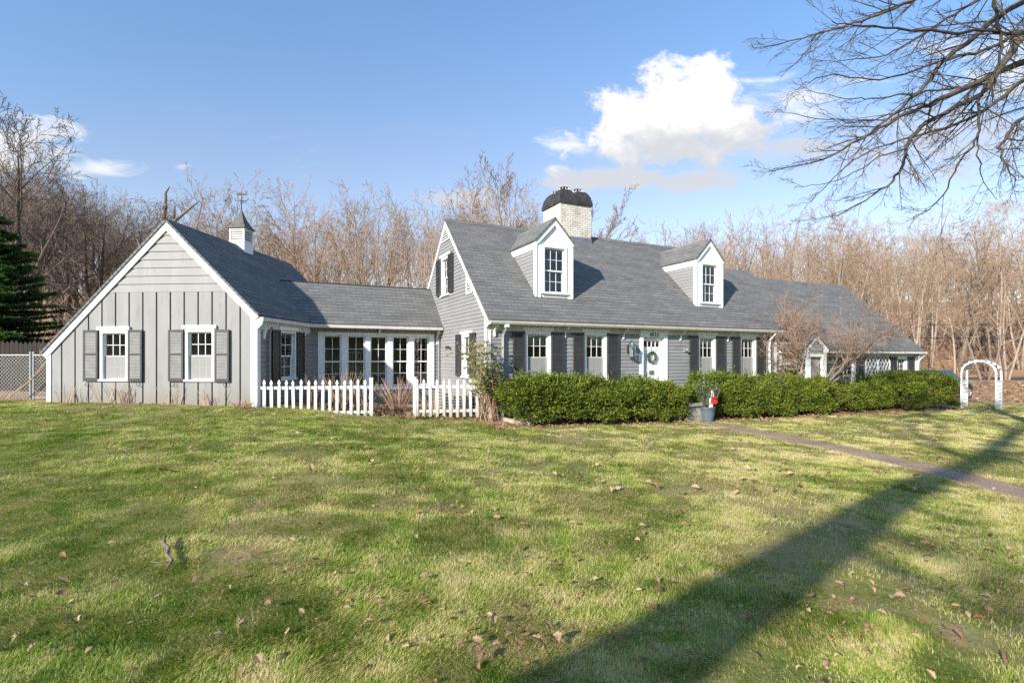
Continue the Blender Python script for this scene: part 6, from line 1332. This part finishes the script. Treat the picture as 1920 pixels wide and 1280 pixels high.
# ------------------------------------------------------------------ parked car behind the hedge end
def car():
    fr = Rz(HANG, (21.35, 25.6, gz(21.35, 25.6) + .02)); r = thing('parked_car', 'dark car half hidden between the hedge and the arbor', 'car', fr)
    body = paint('dark_car_paint', (.012, .013, .015), (.02, .021, .024), 3, .22, spec=.6)
    prof = [(-2.2, .62, .66), (-2.12, .32, .78), (-1.5, .26, .86), (0, .25, .9), (1.5, .26, .86), (2.1, .34, .78), (2.2, .6, .64)]
    top = [(-2.2, .70), (-2.1, .92), (-1.55, .98), (-.95, 1.0), (0, 1.0), (.9, .98), (1.7, .90), (2.1, .78), (2.2, .66)]
    mb = MB(); xs = np.linspace(-2.2, 2.2, 23); rings = []
    for x in xs:
        zt = np.interp(x, [p[0] for p in top], [p[1] for p in top]); zb = np.interp(x, [p[0] for p in prof], [p[1] for p in prof]); w = np.interp(x, [p[0] for p in prof], [p[2] for p in prof])
        for c in (-1.6, 1.35):
            if abs(x - c) < .36: zb = max(zb, .30 + math.sqrt(max(0, .36 ** 2 - (x - c) ** 2)) * .9)
        zm = (zt + zb) / 2; rings.append([(x, -w * .96, zb), (x, -w, zm), (x, -w * .93, zt - .06), (x, -w * .8, zt), (x, w * .8, zt), (x, w * .93, zt - .06), (x, w, zm), (x, w * .96, zb)])
    mb.add([p for q in rings for p in q], [(8 * i + j, 8 * i + (j + 1) % 8, 8 * i + 8 + (j + 1) % 8, 8 * i + 8 + j) for i in range(22) for j in range(8)] + [tuple(range(7, -1, -1)), tuple(range(22 * 8, 22 * 8 + 8))]); obj('body', mb, body, r, fr, True)
    mb = MB(); cb = [(-1.75, .70, .97), (-1.0, .62, 1.42), (.25, .60, 1.44), (1.05, .70, .97)]
    vs = []
    for x, w, z in cb: vs += [(x, -w, z), (x, w, z)]
    vs += [(-1.75, -.76, .95), (-1.75, .76, .95), (1.05, -.76, .95), (1.05, .76, .95)]
    mb.add(vs, [(0, 1, 3, 2), (2, 3, 5, 4), (4, 5, 7, 6), (0, 2, 4, 6, 10, 8), (1, 9, 11, 7, 5, 3)]); obj('cabin', mb, body, r, fr)
    mb = MB(); mb.quad((.30, -.54, 1.40), (1.0, -.62, 1.0), (1.0, .62, 1.0), (.30, .54, 1.40)); mb.quad((-1.68, .62, 1.02), (-1.02, .54, 1.40), (-1.02, -.54, 1.40), (-1.68, -.62, 1.02)); mb.quad((-1.5, -.725, 1.02), (.85, -.725, 1.02), (.2, -.645, 1.38), (-.95, -.645, 1.38))
    o_ = obj('window', mb, paint('car_glass', (.01, .012, .014), (.02, .022, .024), 3, .05, spec=.8), r, fr @ Matrix.Translation((0, 0, .012)))
    for x in (-1.6, 1.35):
        for y in (-.80, .80):
            fw = fr @ Matrix.Translation((x, y, .31)) @ Matrix.Rotation(math.pi / 2, 4, 'X'); mb = MB(); mb.lathe([(.2, -.10), (.30, -.10), (.315, -.07), (.315, .07), (.30, .10), (.2, .10)], 24); w = obj('wheel', mb, paint('tyre_rubber', (.015, .015, .015), (.025, .025, .025), 5, .9), r, fw, True)
            mb = MB(); mb.lathe([(0, .06), (.06, .085), (.19, .075), (.205, .1), (.205, -.09)], 20); obj('rim', mb, T['galv'], w, fw)
    for y in (-.58, .58):
        mb = MB(); mb.box(2.12, 2.19, y - .16, y + .16, .62, .74); obj('headlight', mb, T['galv'], r, fr); mb = MB(); mb.box(-2.2, -2.14, y - .14, y + .14, .70, .84); obj('tail_light', mb, T['red'], r, fr)
    mb = MB(); mb.box(2.14, 2.215, -.7, .7, .36, .44); mb.box(2.13, 2.2, -.38, .38, .56, .60); obj('bumper_trim', mb, T['galv'], r, fr)
car()

# ------------------------------------------------------------------ grass and fallen leaves
def grass():
    rng = np.random.default_rng(1); n = 2400000; Y0, Y1 = 1.9, 23.5
    # bearings and distances: fewer, broader blades farther off
    Y = (Y0 ** .38 + rng.random(n) * (Y1 ** .38 - Y0 ** .38)) ** (1 / .38); X = Y * rng.uniform(-1.18, 1.18, n) + rng.uniform(-.4, .4, n)
    keep = rng.random(n) < lawn_mask(X, Y); pn = vnoise(X * .55, Y * .55, 31) * .6 + vnoise(X * 1.9, Y * 1.9, 32) * .4; bare = vnoise(X * .8 + 9, Y * .8, 33) * .65 + vnoise(X * 3.3, Y * 3.3, 34) * .35
    keep &= rng.random(n) > .68 * worn(X, Y); keep &= rng.random(n) < np.clip(1.25 - 1.6 * sstep(bare, .58, .80), .12, 1); X, Y, pn = X[keep], Y[keep], pn[keep]; n = len(X); Z = ground(X, Y)
    th = 2 * math.pi * (vnoise(X * .9, Y * .9, 35) * 1.3 + vnoise(X * 3.1, Y * 3.1, 36) * .7) + rng.normal(0, .8, n); tus = vnoise(X * 4.5, Y * 4.5, 37)
    L = (.016 + .022 * tus + .010 * pn) * rng.uniform(.6, 1.35, n) * (1 + .02 * Y); lean = rng.uniform(.5, 1.55, n); w = np.maximum(.0035, .00075 * Y) * rng.uniform(.8, 1.3, n)
    h = np.stack([np.cos(th), np.sin(th), np.zeros(n)], 1); s = np.stack([-np.sin(th), np.cos(th), np.zeros(n)], 1) * (w * .5)[:, None]; upv = np.array([0, 0, 1.0])
    p0 = np.stack([X, Y, Z - .004], 1); a1 = lean * .55; d1 = h * np.sin(a1)[:, None] + upv * np.cos(a1)[:, None]; a2 = np.minimum(lean * 1.3, 1.72); d2 = h * np.sin(a2)[:, None] + upv * np.cos(a2)[:, None]
    p1 = p0 + d1 * (L * .5)[:, None]; p2 = p1 + d2 * (L * .6)[:, None]
    V = np.stack([p0 - s, p0 + s, p1 + s * .8, p1 - s * .8, p2], 1).reshape(-1, 3); b = np.arange(n) * 5
    F4 = np.stack([b, b + 1, b + 2, b + 3], 1); F3 = np.stack([b + 3, b + 2, b + 4], 1)
    m, N, Lk, out = nodes('grass_blades'); g = N.new('ShaderNodeNewGeometry'); tc = N.new('ShaderNodeTexCoord'); v = tc.outputs['Object']
    n1 = tex_noise(N, Lk, v, .5, 5, .6); n2 = tex_noise(N, Lk, v, 3.4, 7, .72, (1, 1, .3))
    def M2(op, a, b_, c=None):
        q = N.new('ShaderNodeMath'); q.operation = op
        for i, x in enumerate((a, b_, c)):
            if x is None: continue
            if isinstance(x, (int, float)): q.inputs[i].default_value = x
            else: Lk.new(x, q.inputs[i])
        return q.outputs[0]
    sx = N.new('ShaderNodeSeparateXYZ'); Lk.new(v, sx.inputs[0]); bias = N.new('ShaderNodeMapRange'); Lk.new(sx.outputs[0], bias.inputs[0]); bias.inputs[1].default_value = -6; bias.inputs[2].default_value = 5; bias.inputs[3].default_value = -.03; bias.inputs[4].default_value = .05
    f = M2('ADD', bias.outputs[0], M2('MULTIPLY_ADD', n1, .40, M2('MULTIPLY_ADD', n2, .62, M2('MULTIPLY', g.outputs['Random Per Island'], .22))))
    col = ramp(N, Lk, f, [(.40, (.070, .175, .015)), (.515, (.175, .295, .030)), (.605, (.38, .42, .085)), (.685, (.62, .54, .21)), (.775, (.75, .61, .35))])
    d = N.new('ShaderNodeBsdfPrincipled'); Lk.new(col, d.inputs['Base Color']); d.inputs['Roughness'].default_value = .55; d.inputs['Specular IOR Level'].default_value = .08; t = N.new('ShaderNodeBsdfTranslucent'); Lk.new(col, t.inputs[0]); x = N.new('ShaderNodeMixShader'); x.inputs[0].default_value = .42; Lk.new(d.outputs[0], x.inputs[1]); Lk.new(t.outputs[0], x.inputs[2]); Lk.new(x.outputs[0], out.inputs[0])
    o = obj('grass', fast_mesh('grass', V, [F4, F3], m), None); tag(o, 'green and straw coloured lawn grass', 'grass', kind='stuff')
grass()
def oak_leaf(rnd, L):
    """one curled oak-like leaf: lobed outline, bent along the midrib"""
    k = 5; pts = []; out_ = []
    for i in range(2 * k + 1):
        t = i / (2 * k); w = .34 * math.sin(math.pi * min(1, t * 1.02 + .03)) ** .8 * (1.0 if i % 2 else .55) + .02; out_.append((t, w * rnd.uniform(.8, 1.2)))
    curl = rnd.uniform(.4, 1.4); bend = rnd.uniform(-.5, .9); vs = [] ; fs = []
    for t, w in out_:
        zc = bend * .25 * math.sin(math.pi * t) + .04
        vs += [((t - .5) * L, -w * L, (zc + curl * w * .7) * L), ((t - .5) * L, 0, zc * L), ((t - .5) * L, w * L, (zc + curl * w * .7 * rnd.uniform(.4, 1.2)) * L)]
    for i in range(2 * k): fs += [(3 * i, 3 * i + 1, 3 * i + 4, 3 * i + 3), (3 * i + 1, 3 * i + 2, 3 * i + 5, 3 * i + 4)]
    return vs, fs
def leaves():
    rnd = random.Random(9); mats = [('tan', leafmat('tan_dry_leaf', [(.2, (.24, .145, .08)), (.8, (.40, .27, .17))], .15, 9, .6)), ('brown', leafmat('brown_dry_leaf', [(.2, (.17, .09, .05)), (.8, (.30, .17, .10))], .15, 9, .6)), ('russet', leafmat('russet_dry_leaf', [(.2, (.26, .085, .035)), (.8, (.36, .14, .06))], .2, 9, .6))]
    meshes = {}
    for nm, m in mats:
        for k in range(4): mb = MB(); mb.add(*oak_leaf(rnd, 1.0)); meshes[nm, k] = mb.mesh(nm + '_leaf', m)
    lab = {'tan': 'tan dry leaf lying on the lawn', 'brown': 'brown dry leaf lying on the lawn', 'russet': 'russet dry leaf lying on the lawn'}; grp = {'tan': 'tan leaves on the lawn', 'brown': 'brown leaves on the lawn', 'russet': 'russet leaves on the lawn'}
    def onlawn(x, y): return lawn_mask(np.array([x]), np.array([y]))[0] > .5
    cnt = 0; clusters = [(-1.1, 5.4), (-1.8, 3.95), (2.3, 3.2), (-.9, 3.1), (.7, 3.5), (-1.3, 3.6), (1.9, 3.2), (-2.9, 2.9), (2.9, 3.4), (3.3, 4.4), (.1, 2.75), (4.4, 4.2), (-.6, 5.0)]
    while cnt < 290:
        Y = (2.35 ** .6 + rnd.random() * (10.5 ** .6 - 2.35 ** .6)) ** (1 / .6); X = Y * rnd.uniform(-1.05, 1.05)
        if rnd.random() < .4: c = rnd.choice(clusters); X, Y = c[0] + rnd.gauss(0, .28), c[1] + rnd.gauss(0, .22)
        if Y < 2.3 or not onlawn(X, Y) or (X < 0 and rnd.random() < .25): continue
        nm = rnd.choices(['tan', 'brown', 'russet'], [.48, .46, .06])[0]; L = rnd.uniform(.035, .08)
        M = Matrix.Translation((X, Y, gz(X, Y) + rnd.uniform(.03, .055))) @ Matrix.Rotation(rnd.uniform(0, 6.28), 4, 'Z') @ Matrix.Rotation(rnd.gauss(0, .45), 4, 'X') @ Matrix.Rotation(rnd.gauss(0, .35), 4, 'Y') @ Matrix.Scale(L, 4)
        o = place(bpy.data.objects.new('fallen_leaf', meshes[nm, rnd.randrange(4)]), None, M); tag(o, lab[nm], 'leaf', grp[nm]); cnt += 1
    M0 = leafmat('dry_leaf_litter', [(.15, (.13, .065, .035)), (.45, (.30, .17, .09)), (.85, (.50, .35, .22))], .15, 3, .65, .35); mb = MB(); k = 0
    def put(X, Y, L, lift=.03):
        vs, fs = oak_leaf(rnd, L); M = Matrix.Translation((X, Y, gz(X, Y) + lift)) @ Matrix.Rotation(rnd.uniform(0, 6.28), 4, 'Z') @ Matrix.Rotation(rnd.gauss(0, .4), 4, 'X') @ Matrix.Rotation(rnd.gauss(0, .4), 4, 'Y'); mb.add([M @ Vector(v) for v in vs], fs)
    while k < 380:
        Y = (2.35 ** .7 + rnd.random() * (9 ** .7 - 2.35 ** .7)) ** (1 / .7); X = Y * rnd.uniform(-1.0, 1.05)
        if rnd.random() < .35: c = rnd.choice(clusters); X, Y = c[0] + rnd.gauss(0, .3), c[1] + rnd.gauss(0, .22)
        if Y > 2.2 and onlawn(X, Y) and (X > 0 or rnd.random() < .7): put(X, Y, rnd.uniform(.03, .06), rnd.uniform(.015, .035)); k += 1
    k = 0
    while k < 420:
        Y = rnd.uniform(6, 22); X = Y * rnd.uniform(-.9, 1.1)
        if onlawn(X, Y): put(X, Y, rnd.uniform(.06, .11), rnd.uniform(.03, .06)); k += 1
    for i in range(900): put(rnd.uniform(-5.9, -.8), rnd.uniform(12.5, 14.8), rnd.uniform(.06, .12), rnd.uniform(.01, .06))
    for i in range(1500):
        p = Wm(rnd.uniform(-.5, 20), rnd.uniform(-1.9, -.9)); put(p.x, p.y, rnd.uniform(.05, .10), rnd.uniform(.005, .03))
    for i in range(1500): Y = rnd.uniform(24, 38); put(rnd.uniform(.78, 1.1) * Y, Y, rnd.uniform(.1, .2), .03)
    tag(obj('leaf_litter', mb, M0), 'scattered small dry leaves along the hedges, beds and far lawn', 'leaves', kind='stuff')
leaves()
bpy.context.view_layer.update()
